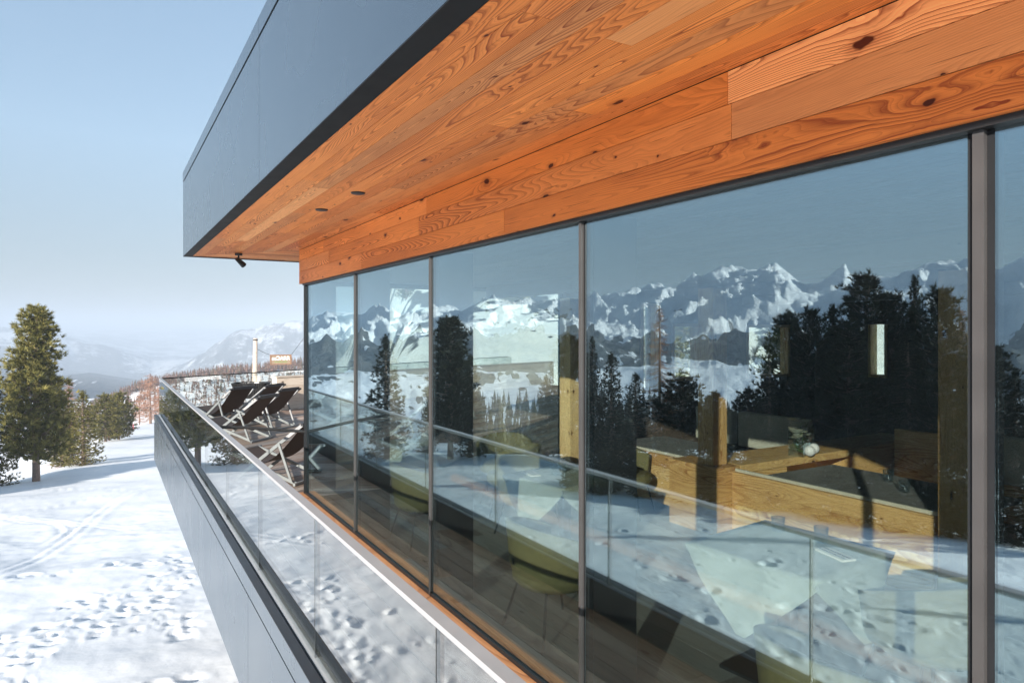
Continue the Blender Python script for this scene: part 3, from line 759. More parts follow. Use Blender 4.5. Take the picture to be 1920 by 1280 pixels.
# soffit boards, mitred round the corner of the building
s0, s1 = VF + .105, 1.992
mb = MB(11)
boards(mb, [(UN, s0), (UR - .105, s0), (UE + .11, s1), (UN, s1)], 0, .1145, ZS, ZS + .018, .0022, (2.6, 5.2))
boards(mb, [(UR - .105, s0), (UR - .105, 12.4), (UE + .11, 12.4), (UE + .11, s1)], 90, .1145, ZS, ZS + .018, .0022, (2.6, 5.2))
mb.build('soffit', M['larch'], B)
# beam above the glass: three boards high
ZG = .565
mb = MB(23)
for z0, z1 in ((.565, .706), (.709, .842), (.845, ZS - .004)):
    a = UN
    while a < UE + .105:
        b = min(a + mb.rng.uniform(2.2, 4.2), UE + .105)
        if UE + .105 - b < .5: b = UE + .105
        mb.box(a + .001, b - .001, 1.992, 2.03, z0, z1); a = b
    mb.box(UE + .067, UE + .105, 2.032, VB + .2, z0, z1, 'v')
mb.build('beam', M['larch'], B)
mb = MB(); mb.box(UN, UE + .06, 2.035, 2.30, .60, ZS - .01); mb.box(UE - .2, UE + .06, 2.31, VB, .60, ZS - .01); mb.build('lintel', M['black'], B)
# dark head gasket and sill of the glazing
mb = MB(); mb.box(UN, UE + .03, 2.012, 2.10, .545, .60); mb.box(UE - .03, UE + .03, 2.11, 5.8, .545, .60)
mb.build('window_head', M['rubber'], B)
mb = MB(); mb.box(UN, UE + .03, 2.035, 2.10, -2.06, -1.902); mb.box(UE - .03, UE + .03, 2.11, 5.8, -2.06, -1.955)
mb.build('window_sill', M['rubber'], B)
MU = [-.92, .945, 2.755, 4.60, 6.36, UE]      # joints of the facade
prg = random.Random(5)
for i, (a, b) in enumerate(zip([-2.8] + MU, MU)):
    mb = MB(); mb.box(a + (.034 if 0 < i < 3 else .022), b - (.034 if i < 2 else .022), V, V + .010, -1.902, .545)
    ty, tz, uc = math.tan(R(prg.uniform(-.10, .10))), math.tan(R(prg.uniform(-.07, .07))), (a + b) / 2   # panes never hang in one exact plane
    mb.v = [(x + (y - uc) * ty + (z + .7) * tz, y, z) for x, y, z in mb.v]
    mb.build('window_pane', M['glass'], B)
for i, a in enumerate(MU[:-1]):
    w = .034 if i < 2 else .022
    p = thing('mullion', None, None); p.parent = B
    mb = MB(); mb.box(a - w, a + w, V + .004, V + .05, -1.901, .544, 'z'); mb.build('joint', M['frame_metal'], p)
    mb = MB(); mb.box(a - w * .42, a + w * .42, V - .016, V + .003, -1.924, .5445, 'z'); mb.build('cap', M['cap_metal'], p)
    if i != 1:
        mb = MB(); mb.box(a - .022, a + .022, V + .055, V + .335, -2.02, .59, 'z'); mb.build('fin', M['fin'], B)
mb = MB(); mb.box(UE - .02, UE + .045, V - .02, V + .05, -1.97, .558, 'z'); mb.build('corner_post', M['frame_metal'], B)
mb = MB(); mb.box(UE - .06, UE - .022, V + .055, V + .335, -2.02, .59, 'z'); mb.build('fin', M['fin'], B)
mb = MB(); mb.box(UN + .2, .66, V + .345, V + .40, -2.02, .59, 'z'); mb.build('dark_partition', M['fin'], B)
# glazed end wall
EM = [V + .03, 3.9, 5.72]
for a, b in zip(EM, EM[1:]):
    mb = MB(); mb.box(UE - .005, UE + .005, a + .025, b - .025, -1.955, .545); mb.build('window_pane', M['end_glass'], B)
for b in EM[1:]:
    mb = MB(); mb.box(UE - .03, UE + .03, b - .024, b + .024, -1.954, .544, 'z'); mb.build('mullion', M['frame_metal'], B)
def wall_v(u0, u1, v0, v1, z0, z1, holes, mat, name='wall'):
    """wall in the plane of constant u with rectangular openings (v0,v1,z0,z1)"""
    mb = MB(3); vs = sorted({v0, v1, *[h[0] for h in holes], *[h[1] for h in holes]})
    for a, b in zip(vs, vs[1:]):
        hh = sorted([h for h in holes if h[0] <= a and h[1] >= b], key=lambda h: h[2]); z = z0
        for h in hh: mb.box(u0, u1, a, b, z, h[2], 'v', .4); z = h[3]
        mb.box(u0, u1, a, b, z, z1, 'v', .4)
    return mb.build(name, mat, B)
wins = [(7.15, 7.55, -.95, .44), (7.80, 8.42, -.80, .13), (9.55, 10.7, -.82, .12)]
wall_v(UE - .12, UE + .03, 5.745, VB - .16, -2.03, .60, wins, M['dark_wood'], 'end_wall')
for (a, b, z0, z1) in wins:
    w = thing('window', None, None); w.parent = B
    mb = MB(5)
    for q in ((a, a + .05, z0, z1), (b - .05, b, z0, z1)): mb.box(UE - .14, UE + .04, q[0], q[1], q[2], q[3], 'z')
    mb.box(UE - .14, UE + .04, a + .052, b - .052, z0, z0 + .05, 'v'); mb.box(UE - .14, UE + .04, a + .052, b - .052, z1 - .05, z1, 'v')
    mb.build('frame', M['room_wood'], w)
    mb = MB(); mb.box(UE - .06, UE - .052, a + .052, b - .052, z0 + .052, z1 - .052); mb.build('pane', M['end_glass'], w)
mb = MB(4)
for q in ((UN, 6.72, -2.03, .6), (7.06, UE + .02, -2.03, .6), (6.72, 7.06, -2.03, -.8), (6.72, 7.06, .12, .6)): mb.box(q[0], q[1], VB - .15, VB, q[2], q[3], 'u', .4)
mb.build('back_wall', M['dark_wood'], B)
w = thing('window', None, None); w.parent = B
mb = MB(5)
for q in ((6.722, 6.77), (7.01, 7.058)): mb.box(q[0], q[1], VB - .17, VB + .02, -.798, .118, 'z')
mb.box(6.772, 7.008, VB - .17, VB + .02, -.798, -.75, 'u'); mb.build('frame', M['room_wood'], w)
mb = MB(); mb.box(6.772, 7.008, VB - .07, VB - .062, -.748, .118); mb.build('pane', M['end_glass'], w)
mb = MB(); mb.box(UN, UN + .15, 2.2, VB - .16, -2.03, .6); mb.build('side_wall', M['plaster'], B)
mb = MB(6); boards(mb, [(UN + .16, V + .06), (UE - .07, V + .06), (UE - .07, VB - .16), (UN + .16, VB - .16)], 0, .19, ZF - .02, ZF, .004, (2.5, 4.5)); mb.build('floor', M['floor_wood'], B)
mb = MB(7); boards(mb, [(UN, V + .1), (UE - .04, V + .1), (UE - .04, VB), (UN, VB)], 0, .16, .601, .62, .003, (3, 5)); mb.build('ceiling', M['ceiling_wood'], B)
for v_ in (4.4, 6.9, 9.4):
    mb = MB(int(v_ * 10)); mb.box(UN + .2, UE - .15, v_, v_ + .16, .44, .60, 'u'); mb.build('ceiling_beam', M['ceiling_wood'], B)
# timber posts inside
for i, u_ in enumerate((2.45, 4.84, 7.28)):
    mb = MB(60 + i)
    z0 = -1.345 if i == 1 else ZF + .001
    w = .24 if i != 1 else .20
    mb.box(u_, u_ + w, 5.22, 5.22 + w, z0, .438, 'z'); mb.build('post', M['room_wood'], B)
# floor slab, lower storey
mb = MB(); mb.box(UN, UE + .02, V + .02, VB, -2.30, -2.06); mb.build('floor_slab', M['concrete'], B)
mb = MB(); mb.box(UN, UE, 3.4, VB - .05, -9.0, -2.31); mb.build('lower_wall', M['concrete'], B)
# ---- deck and parapet
ca, sa = math.cos(R(60.7)), math.sin(R(60.7))
UC = 16.74
endp = lambda t, off=0.0: (UC + t * ca - off * sa, 1.0 + t * sa + off * ca)     # along the end railing
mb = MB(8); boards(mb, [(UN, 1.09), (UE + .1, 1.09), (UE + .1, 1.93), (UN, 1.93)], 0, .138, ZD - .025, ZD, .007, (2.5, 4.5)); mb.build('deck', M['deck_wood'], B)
mb = MB(9); mb.box(UN, UE + .1, 1.937, 2.033, -2.012, -1.925, 'u'); mb.build('sill_board', M['sill_wood'], B)
T = 15.0
e0, e1 = endp(.15, .09), endp(T, .09)
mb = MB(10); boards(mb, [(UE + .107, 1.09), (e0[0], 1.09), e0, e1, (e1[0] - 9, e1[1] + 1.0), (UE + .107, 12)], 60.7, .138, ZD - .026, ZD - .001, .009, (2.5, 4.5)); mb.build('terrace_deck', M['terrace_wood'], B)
mb = MB(); mb.prism([P(u, v, -2.5) for u, v in ((UN, 1.0), (UE + .05, 1.0), (UC - .1, 1.0), endp(T, .05), (e1[0] - 9, e1[1] + 1.0), (UE + .05, 12), (UE + .05, 2.04), (UN, 2.04))],
                    [P(u, v, -2.03) for u, v in ((UN, 1.0), (UE + .05, 1.0), (UC - .1, 1.0), endp(T, .05), (e1[0] - 9, e1[1] + 1.0), (UE + .05, 12), (UE + .05, 2.04), (UN, 2.04))]); mb.build('deck_slab', M['concrete'], B)
VP_ = .911
ju = [UN, -1.02, 2.18, 5.37, 8.54, 11.8, 15.0, UC + .06]
for a, b in zip(ju, ju[1:]):
    mb = MB(); mb.box(a + .003, b - .003, VP_, VP_ + .02, -2.79, -1.967); mb.build('parapet_panel', M['metal'], B)
mb = MB(); mb.box(UN, UC + .06, VP_ - .001, VP_ + .02, -1.953, -1.822); mb.build('parapet_band', M['metal'], B)
mb = MB(); mb.box(UN, UC + .06, VP_ + .03, .985, -2.76, -1.84); mb.build('parapet_core', M['rubber'], B)
mb = MB(); mb.box(UN, UC + .06, VP_ - .002, .968, -1.82, -1.814); mb.build('coping', M['dark_metal'], B)
mb = MB(); mb.box(UN, UC, 1.045, 1.075, -2.02, -1.79); mb.build('parapet_lining', M['dark_metal'], B)
q = [endp(-.05, -.09), endp(T, -.09), endp(T, -.005), endp(-.0, -.005)]
mb = MB(); mb.prism([P(*p, -2.79) for p in q], [P(*p, -1.815) for p in q]); mb.build('parapet_panel', M['metal'], B)
q = [endp(.1, .045), endp(T, .045), endp(T, .075), endp(.1, .075)]
mb = MB(); mb.prism([P(*p, -2.02) for p in q], [P(*p, -1.79) for p in q]); mb.build('parapet_lining', M['dark_metal'], B)
for (a, b) in ((4.66, 1.52), (5.45, 1.48)):
    mb = MB(); mb.lathe([(0, -.006), (.045, -.006), (.05, 0), (.05, .01)], 20); mb.build('downlight', M['black'], B, loc=P(a, b, ZS - .003))
# ---- railings
rl = thing('glass_railing', 'frameless glass balustrade with pale metal handrail along the narrow balcony', 'railing', P(5, 1.02, ZD))
rl.location = (0, 0, 0)
mb = MB(); mb.box(UN, UC, 1.0, 1.052, -1.041, -1.02); mb.build('handrail', M['rail_metal'], rl)
mb = MB(); mb.box(UN, UC, .985, 1.04, -1.90, -1.822); mb.build('base_channel', M['rail_metal'], rl)
js = [2.234 + 1.69 * k for k in range(-4, 9)]
js = [1.0 * (1 / ((x - 198) * 5.7675e-4) - .5953) for x in (816, 590, 484, 423, 384)]
step = (js[-1] - js[0]) / 4
js = [js[0] + step * k for k in range(-4, 20)]
js = [UN] + [j for j in js if UN + .3 < j < UC - .4] + [UC]
for a, b in zip(js, js[1:]):
    mb = MB(); mb.box(a + .006, b - .006, 1.004, 1.020, -1.822, -1.041); mb.build('glass_panel', M['rail_glass'], rl)
for a in js[1:-1]:
    mb = MB(); mb.box(a - .0055, a + .0055, 1.006, 1.018, -1.821, -1.042); mb.build('panel_joint', M['rubber'], rl)
er = thing('glass_railing', 'glass balustrade closing the far end of the terrace in front of the valley', 'railing', P(UC, 1.0, ZD), 0)
er.location = (0, 0, 0)
q = [endp(.03, 0), endp(T, 0), endp(T, .05), endp(.06, .05)]
mb = MB(); mb.prism([P(*p, -1.041) for p in q], [P(*p, -1.021) for p in q]); mb.build('handrail', M['frame_metal'], er)
mb = MB(); mb.prism([P(*p, -1.90) for p in q], [P(*p, -1.822) for p in q]); mb.build('base_channel', M['rail_metal'], er)
k = 0.05
while k < T - .5:
    q = [endp(k + .006, .012), endp(k + 1.69, .012), endp(k + 1.69, .028), endp(k + .006, .028)]
    mb = MB(); mb.prism([P(*p, -1.822) for p in q], [P(*p, -1.041) for p in q]); mb.build('glass_panel', M['rail_glass'], er); k += 1.7
# dark bar that closes the narrow balcony
mb = MB(); mb.tube([P(8.28, 1.05, -1.07), P(8.26, 1.4, -1.10), P(8.22, 2.03, -1.19)], .018, 10)
tag(mb.build('barrier_bar', M['black'], None, True), 'black bar across the narrow balcony between the handrail and the corner post', 'barrier')
# spotlight
sp = thing('spotlight', 'small black spotlight hanging under the end of the wooden soffit', 'spotlight', P(9.02, 1.42, ZS - .002))
sp.scale = (.8, .8, .8)
mb = MB(); mb.lathe([(0, -.035), (.055, -.035), (.055, 0)], 20); mb.build('mount', M['black'], sp)
mb = MB(); mb.tube([(0, 0, -.03), (.0, 0, -.10)], .014, 8); mb.build('stem', M['black'], sp)
mb = MB(); mb.tube([(-.03, -.02, -.09), (.055, .035, -.155), (.085, .055, -.18)], [.030, .042, .046], 16); mb.build('head', M['black'], sp)

# ---------------------------------------------------------------- terrace furniture
def make_deckchair():
    t = thing('deck_chair', 'x', 'deck chair', (0, 0, 0), 0, 'deck chairs set out on the terrace')
    W = .30
    for s in (-1, 1):
        mb = MB(); mb.bar((.56, s * (W - .03), .36), (-.50, s * (W - .03), .02), .022, .042); mb.build('side_rail', M['chair_frame'], t)
        mb = MB(); mb.bar((.46, s * W, .02), (-.62, s * W, .80), .022, .042); mb.build('back_rail', M['chair_frame'], t)
        mb = MB(); mb.bar((-.26, s * (W + .025), .54), (-.46, s * (W + .025), .05), .020, .034); mb.build('strut', M['chair_frame'], t)
    for nm, p in (('front_bar', (.56, .36)), ('foot_bar', (.46, .022)), ('rear_bar', (-.50, .022)), ('top_bar', (-.62, .80))):
        mb = MB(); mb.bar((p[0], -W - .03, p[1]), (p[0], W + .03, p[1]), .035, .035); mb.build(nm, M['chair_frame'] if nm != 'top_bar' else M['dark_metal'], t)
    rows = []
    for i in range(19):
        f = i / 18; x = -.63 + 1.19 * f; z = .80 + (.36 - .80) * f - .30 * math.sin(math.pi * f ** 1.15) * (1.15 - .15 * f)
        rows.append([(x, y * .26, z + .022) for y in np.linspace(-1, 1, 7)])
    mb = MB(); mb.grid(rows); mb.grid([[(x, y, z - .006) for x, y, z in reversed(r)] for r in rows])
    mb.build('sling', M['sling'], t, True)
    mb = MB(); mb.xbox(-.645, -.60, -.26, .26, .785, .845); mb.build('head_fold', M['dark_metal'], t)
    return t
dc = make_deckchair()
DCS = [(9.60, 2.02, 40, 'nearest brown sling deck chair with grey frame, by the glass corner post of the building'),
       (13.45, 2.12, 44, 'brown deck chair in the middle of the row, its front end against the railing'),
       (15.75, 2.18, 30, 'farthest left deck chair, in front of the black planter'),
       (14.85, 2.88, 36, 'right-hand deck chair of the back group, in front of the pale wooden wall'),
       (16.15, 2.85, 38, 'deck chair at the back, half hidden between its neighbours'),
       (14.2, 6.8, 20, 'deck chair deeper on the terrace, seen only through the dining room glass'),
       (11.2, 4.6, 25, 'deck chair behind the corner glazing, a dark square in the end window')]
for i, (u, v, ang, lab) in enumerate(DCS):
    # local x (front) points ang degrees left of u
    rz = R(90 + ang)
    if i == 0: dc.location = P(u, v, ZD); dc.rotation_euler = (0, 0, rz); dc['label'] = lab
    else: dup(dc, P(u, v, ZD), rz, lab)
# planter
pl = thing('planter', 'black ribbed tapered planter on the terrace beside the pale wall', 'planter', P(17.0, 2.95, ZD), R(-25))
pl.scale = (1.05, 1.05, 1.2)
mb = MB()
rib = []
for i in range(96):
    a = 2 * math.pi * i / 96; k = .95 if i % 2 else 1.0
    sx, sy = .40 * k, .28 * k
    c, s = math.cos(a), math.sin(a)
    rib.append((math.copysign(abs(c) ** .45, c) * sx, math.copysign(abs(s) ** .45, s) * sy))
for i in range(96):
    a, b = rib[i], rib[(i + 1) % 96]
    mb.face([(a[0] * .70, a[1] * .7, .36), (b[0] * .70, b[1] * .7, .36), (b[0], b[1], .66), (a[0], a[1], .66)])
    mb.face([(a[0], a[1], .66), (b[0], b[1], .66), (b[0] * .9, b[1] * .9, .66), (a[0] * .9, a[1] * .9, .66)])
mb.face([(a[0] * .9, a[1] * .9, .62) for a in rib]); mb.build('bowl', M['black'], pl)
for sx in (-1, 1):
    for sy in (-1, 1):
        mb = MB(); mb.bar((sx * .18, sy * .12, 0), (sx * .20, sy * .13, .37), .03, .03); mb.build('leg', M['black'], pl)
# pale boarded wall at the back of the terrace
tw = thing('timber_wall', 'pale boarded timber wall with a flat top at the back of the terrace', 'wall', P(17.9, 3.6, ZD), R(0))
tw.location = (0, 0, 0)
wd = (math.cos(R(71)), math.sin(R(71)))
wp = lambda t, off: (17.95 + wd[0] * t - wd[1] * off, 3.62 + wd[1] * t + wd[0] * off)
for z0, z1 in ((-2.0, -1.79), (-1.787, -1.58), (-1.577, -1.37), (-1.367, -1.16)):
    pass
mb = MB(31); z = -1.999
for j in range(4):
    t = 0
    while t < 11.5:
        L = min(mb.rng.uniform(2, 3.6), 11.6 - t); q = [wp(t + .001, 0), wp(t + L - .001, 0), wp(t + L - .001, .22), wp(t + .001, .22)]
        mb.prism([P(*p, z) for p in q], [P(*p, z + .205) for p in q], P(wd[0], wd[1], 0)); t += L
    z += .208
mb.build('boards', M['wall_wood'], tw)
q = [wp(-.02, -.02), wp(11.6, -.02), wp(11.6, .24), wp(-.02, .24)]
mb = MB(32); mb.prism([P(*p, z + .001) for p in q], [P(*p, z + .03) for p in q], P(wd[0], wd[1], 0)); mb.build('top_board', M['wall_wood'], tw)
# sign between log poles beyond the terrace
def img_pt(x, y, D):
    L = (x - 960) / 1280 * D; c, s = math.cos(R(30.77)), math.sin(R(30.77))
    return (D * c - L * s, D * s + L * c, (621 - y) / 1280 * D)
D0 = 40.0
a0 = img_pt(476, 690, D0); a1 = img_pt(479, 634, D0)
pg = gz(a0[0], a0[1])
po = thing('log_pole', 'pale peeled log pole beyond the terrace railing, left of the hanging sign', 'pole', P(a0[0], a0[1], pg), 0)
mb = MB(); mb.tube([(0, 0, 0), (.02, 0, (a1[2] - pg) * .5), (.09, 0, a1[2] - pg)], [.17, .16, .12], 12); mb.build('log', M['pole'], po, True)
mb = MB(); mb.tube([(.09, 0, a1[2] - pg - .14), (.09, 0, a1[2] - pg - .06)], .135, 12); mb.build('collar', M['dark_metal'], po)
b0 = img_pt(600, 660, D0 + 2); bg = gz(b0[0], b0[1])
po2 = thing('log_pole', 'second log pole holding the right end of the sign wire, behind the building corner', 'pole', P(b0[0], b0[1], bg))
mb = MB(); mb.tube([(0, 0, 0), (0, 0, 1.6 - bg)], [.17, .12], 12); mb.build('log', M['pole'], po2, True)
sg = img_pt(526.5, 674, D0 + .6)
rz = math.atan2(-(b0[1] - a0[1]) * 0 + (b0[0] - a0[0]), (b0[1] - a0[1]))
sign = thing('hanging_sign', 'wooden framed sign with white letters hanging on wires in front of the valley', 'sign', P(*sg), rz)
sw, sh = .62, .30
mb = MB(); mb.xbox(-sw + .05, sw - .05, -.02, .02, -sh + .05, sh - .05); mb.build('board', M['tan'], sign)
for nm, bx in (('frame_rail', (-sw, sw, sh - .06, sh)), ('frame_rail', (-sw, sw, -sh, -sh + .06)), ('frame_stile', (-sw, -sw + .09, -sh + .061, sh - .061)), ('frame_stile', (sw - .09, sw, -sh + .061, sh - .061))):
    mb = MB(); mb.xbox(bx[0], bx[1], -.035, .035, bx[2], bx[3]); mb.build(nm, M['sign_frame'], sign)
def letters(txt, size, loc, mat, name, sx=1.0):
    cu = bpy.data.curves.new(name, 'FONT'); cu.body = txt; cu.size = size; cu.align_x = 'CENTER'; cu.extrude = .006; cu.offset = .006
    tmp = bpy.data.objects.new('tmp', cu); COL.objects.link(tmp)
    bpy.context.view_layer.update()
    me = bpy.data.meshes.new_from_object(tmp.evaluated_get(bpy.context.evaluated_depsgraph_get()))
    bpy.data.objects.remove(tmp); me.materials.clear(); me.materials.append(mat)
    o = link(name, me, sign, loc); o.rotation_euler = (R(90), 0, 0); o.scale = (sx, 1, 1)
letters('m\u0186ARR', .31, (0, -.026, -.02), M['white'], 'lettering', 1.0)
letters('\u2022\u2013\u2022\u2022\u2013\u2022\u2022', .16, (0, -.026, -.175), M['sign_green'], 'small_lettering', 1.6)
def wire(p, q, sag=.1):
    p, q = Vector(p), Vector(q)
    return [p.lerp(q, t) - Vector((0, 0, sag * math.sin(math.pi * t))) for t in (0, .25, .5, .75, 1)]
def for_wire(mb):
    w_ = mb.build('wire', M['dark_metal']); w_.parent = sign
    w_.matrix_parent_inverse = (Matrix.Translation(sign.location) @ Matrix.Rotation(rz, 4, 'Z')).inverted()
off = Vector((math.cos(rz), math.sin(rz), 0)); S = Vector(P(*sg))
mb = MB(); mb.tube(wire(Vector(P(a0[0], a0[1], img_pt(479, 650, D0)[2])), S - off * sw + Vector((0, 0, sh)), .05), .012, 5)
for_wire(mb); mb = MB(); mb.tube(wire(S + off * sw + Vector((0, 0, sh)), Vector(P(b0[0], b0[1], 1.0)), .05), .012, 5); for_wire(mb)

# piste markers
def on_ground(x, r):
    u, v = at_img(x, r); return u, v, gz(u, v)
u, v, z = on_ground(204, 122)
pm = thing('piste_marker', 'round blue and white piste marker on a red post at the slope edge', 'marker', P(u, v, z), R(0))
mb = MB(); mb.tube([(0, 0, -.2), (0, 0, .75)], .09, 8); mb.build('post', M['red'], pm)
mb = MB(); mb.tube([(0, -.06, 1.15), (0, .02, 1.15)], .46, 24); mb.build('disc', M['white'], pm)
mb = MB(); mb.face([(.44 * math.cos(a), -.075, 1.15 + .44 * math.sin(a)) for a in np.linspace(.25, math.pi - .25, 12)]); mb.face([(.44 * math.cos(a), -.068, 1.15 + .44 * math.sin(a)) for a in reversed(np.linspace(.25, math.pi - .25, 12))]); mb.build('emblem', M['blue'], pm)
u, v, z = on_ground(247, 165)
pp = thing('pink_post', 'pink and white padded post at the end of the pine row', 'post', P(u, v, z))
mb = MB(); mb.tube([(.3, 0, -.2), (.3, 0, 1.1)], .14, 8); mb.build('pad', M['pink'], pp)
mb = MB(); mb.tube([(.3, 0, 1.1), (.3, 0, 1.9)], .15, 8); mb.build('sleeve', M['white'], pp)
mb = MB(); mb.tube([(-.35, 0, -.2), (-.35, 0, .7)], .10, 8); mb.build('side_pad', M['pink'], pp)

# ---------------------------------------------------------------- dining room
def make_chair():
    t = thing('tub_chair', 'x', 'chair', (0, 0, 0), 0, 'olive tub chairs in the dining room')
    def shell(off):
        rows = []
        for j in range(9):
            f = j / 8
            row = []
            for i in range(25):
                a = R(-118 + 236 * i / 24)
                top = .46 + .31 * (.5 + .5 * math.cos(a * .78)) ** .9
                z = .325 + (top - .325) * f
                bl = min(1, f * 2.4); bl = math.sqrt(max(0, 1 - (1 - bl) ** 2)); rx, ry = (.20 + .075 * bl + .045 * f + off), (.20 + .085 * bl + .035 * f + off)
                row.append((-math.cos(a) * rx + .02, math.sin(a) * ry, z))
            rows.append(row)
        return rows
    o, i_ = shell(.025), shell(-.02)
    mb = MB(); mb.grid(o); mb.grid([list(reversed(r)) for r in i_]); mb.grid([list(reversed(o[-1])), list(reversed(i_[-1]))]); mb.grid([i_[0], o[0]])
    for e in (0, -1): mb.grid([[r[e] for r in o], [r[e] for r in i_]])
    mb.build('backrest', M['green_fabric'], t, True, True)
    mb = MB(); pr = [(0, .47), (.20, .47), (.265, .455), (.285, .42), (.28, .37), (.24, .33), (0, .32)]
    mb.lathe(list(reversed(pr)), 28); mb.build('seat', M['green_fabric'], t, True, True)
    for sx in (-1, 1):
        for sy in (-1, 1):
            mb = MB(); mb.tube([(sx * .17, sy * .17, .34), (sx * .25, sy * .25, 0)], .0095, 8); mb.build('leg', M['black'], t)
    mb = MB(); mb.xbox(-.325, -.318, -.012, .012, .50, .545); mb.build('care_tag', M['black'], t)
    return t
ch = make_chair()
CH = [(3.85, 2.62, 90, 'olive tub chair close to the glass, its whole back showing left of the middle joint'),
      (6.15, 2.66, 88, 'olive tub chair nearest the building corner, its back to the glass'),
      (7.15, 4.15, 215, 'far olive tub chair beside the window onto the terrace'),
      (5.75, 3.62, 178, 'olive tub chair with curved arm behind the small laid table'),
      (1.75, 2.62, 92, 'olive tub chair cut off by the bottom edge of the picture, beneath the large reflection'),
      (2.0, 3.78, 12, 'olive tub chair right of the cloth under the mirrored snow'),
      (5.9, 5.0, 150, 'olive tub chair at the far side of the left booth'),
      (6.55, 3.9, -60, 'olive tub chair at the far end of the corner table')]
for i, (u, v, ang, lab) in enumerate(CH):
    # local +x (front) points to (cos, sin) of ang in the (u,v) plane: ang 90 faces into the room
    rz_ = math.atan2(math.cos(R(ang)), math.sin(R(ang)))
    if i == 0: ch.location = P(u, v, ZF); ch.rotation_euler = (0, 0, rz_); ch['label'] = lab
    else: dup(ch, P(u, v, ZF), rz_, lab)
def dining_table(u, v, rot, half, lab_t, lab_c):
    t = thing('dining_table', lab_t, 'table', P(u, v, ZF), rot, 'dining tables')
    mb = MB(); mb.xbox(-half, half, -half, half, .71, .738); mb.build('tabletop', M['grey_top'], t)
    mb = MB(); mb.xbox(-.04, .04, -.04, .04, .021, .709); mb.build('column', M['black'], t)
    mb = MB(); mb.xbox(-.28, .28, -.28, .28, 0, .02); mb.build('foot', M['black'], t)
    mb = MB(); h = half + .006
    n_ = 14
    mb.grid([[(x, y, .742) for x in np.linspace(-h, h, n_)] for y in np.linspace(-h, h, n_)])
    for k in range(4):
        ca_, sa_ = math.cos(k * math.pi / 2), math.sin(k * math.pi / 2)
        rows = []
        for j in range(9):
            f = j / 8; row = []
            for i in range(n_):
                s = -1 + 2 * i / (n_ - 1); drop = .40 * (1 - abs(s)) ** .92 + .03
                z = .742 - drop * f; flare = .05 * f * math.cos(s * 2) + .012 * math.sin(s * 7) * f
                x, y = h + flare, s * h
                row.append((x * ca_ - y * sa_, x * sa_ + y * ca_, z))
            rows.append(row)
        mb.grid(rows)
    c = mb.build('tablecloth', M['cloth'], None, True, True, P(u, v, ZF)); c.rotation_euler = (0, 0, rot)
    tag(c, lab_c, 'tablecloth', 'linen tablecloths')
def tumbler(u, v, z, lab, s=1.0):
    mb = MB(); mb.lathe([(0, .004), (.030, .0), (.036, .01), (.038, .085), (.0345, .085), (.032, .015), (0, .012)], 20)
    o = mb.build('drinking_glass', M['clear'], None, True, True, P(u, v, z)); o.scale = (s, s, s)
    tag(o, lab, 'glass', 'glasses on the tables')
def napkin(u, v, z, rot, lab):
    t = thing('napkin', lab, 'napkin', P(u, v, z), rot)
    mb = MB(); mb.xbox(-.11, .11, -.045, .045, .001, .012); mb.build('fold', M['napkin'], t)
    mb = MB(); mb.xbox(-.10, .11, -.02, -.006, .0125, .016); mb.build('knife', M['steel'], t)
    mb = MB(); mb.xbox(-.10, .11, .012, .026, .0125, .016); mb.build('fork', M['steel'], t)
dining_table(5.0, 3.52, R(8), .39, 'small square table in the pane left of the middle joint', 'sage linen cloth with hanging corners on the small table left of the middle joint')
dining_table(7.3, 3.12, R(4), .43, 'square table near the corner of the dining room', 'green looking linen cloth on the table near the building corner')
dining_table(2.66, 3.5, R(6), .42, 'square table behind the mirrored snow in the large pane', 'linen cloth with long triangular corners under the mirrored snow in the large pane')
tumbler(5.05, 3.45, ZF + .743, 'wine tumbler standing on the small table left of the middle joint')
tumbler(5.15, 3.6, ZF + .743, 'second tumbler beside the first on the small table left of the middle joint')
tumbler(7.35, 3.1, ZF + .743, 'tumbler on the corner table seen through the second pane', 1.3)
tumbler(2.9, 3.72, ZF + .743, 'left tumbler on the cloth behind the mirrored snow', 1.1)
tumbler(2.62, 3.76, ZF + .743, 'right tumbler on the cloth behind the mirrored snow', 1.1)
napkin(5.2, 3.3, ZF + .743, R(80), 'folded napkin with cutlery on the small table left of the middle joint')
napkin(2.42, 3.6, ZF + .743, R(75), 'folded napkin with cutlery on the cloth behind the mirrored snow')
napkin(7.5, 3.0, ZF + .743, R(60), 'folded napkin with cutlery on the corner table')
# timber booths round the middle post
bo = thing('seating_booth', 'low knotty timber seating booth with a wide divider shelf, behind the large pane', 'booth', P(4.7, 5.2, ZF))
bo.location = (0, 0, 0)
def panel(seed, u0, u1, v0, v1, z0, z1, name, nrows=4, grain='u'):
    mb = MB(seed); h = (z1 - z0) / nrows
    for k in range(nrows): mb.box(u0, u1, v0, v1, z0 + k * h + .001, z0 + (k + 1) * h - .001, grain)
    mb.build(name, M['room_wood'], bo)
panel(41, 2.80, 4.735, 5.38, 5.44, ZF, -1.40, 'front_panel', 4)
panel(42, 5.405, 7.0, 5.42, 5.48, ZF + .08, -1.40, 'front_panel', 4)
panel(43, 4.74, 5.40, 5.17, 5.50, ZF, -1.352, 'corner_block', 4)
mb = MB(); mb.box(2.80, 4.735, 5.42, 5.44, -1.40, -1.372); mb.build('glass_rim', M['beige'], bo)
mb = MB(); mb.box(5.405, 7.0, 5.46, 5.48, -1.40, -1.372); mb.build('glass_rim', M['beige'], bo)
mb = MB(44); mb.box(4.735, 5.30, 5.505, 8.9, -1.43, -1.351, 'v'); mb.build('shelf', M['room_wood'], bo)
mb = MB(45)
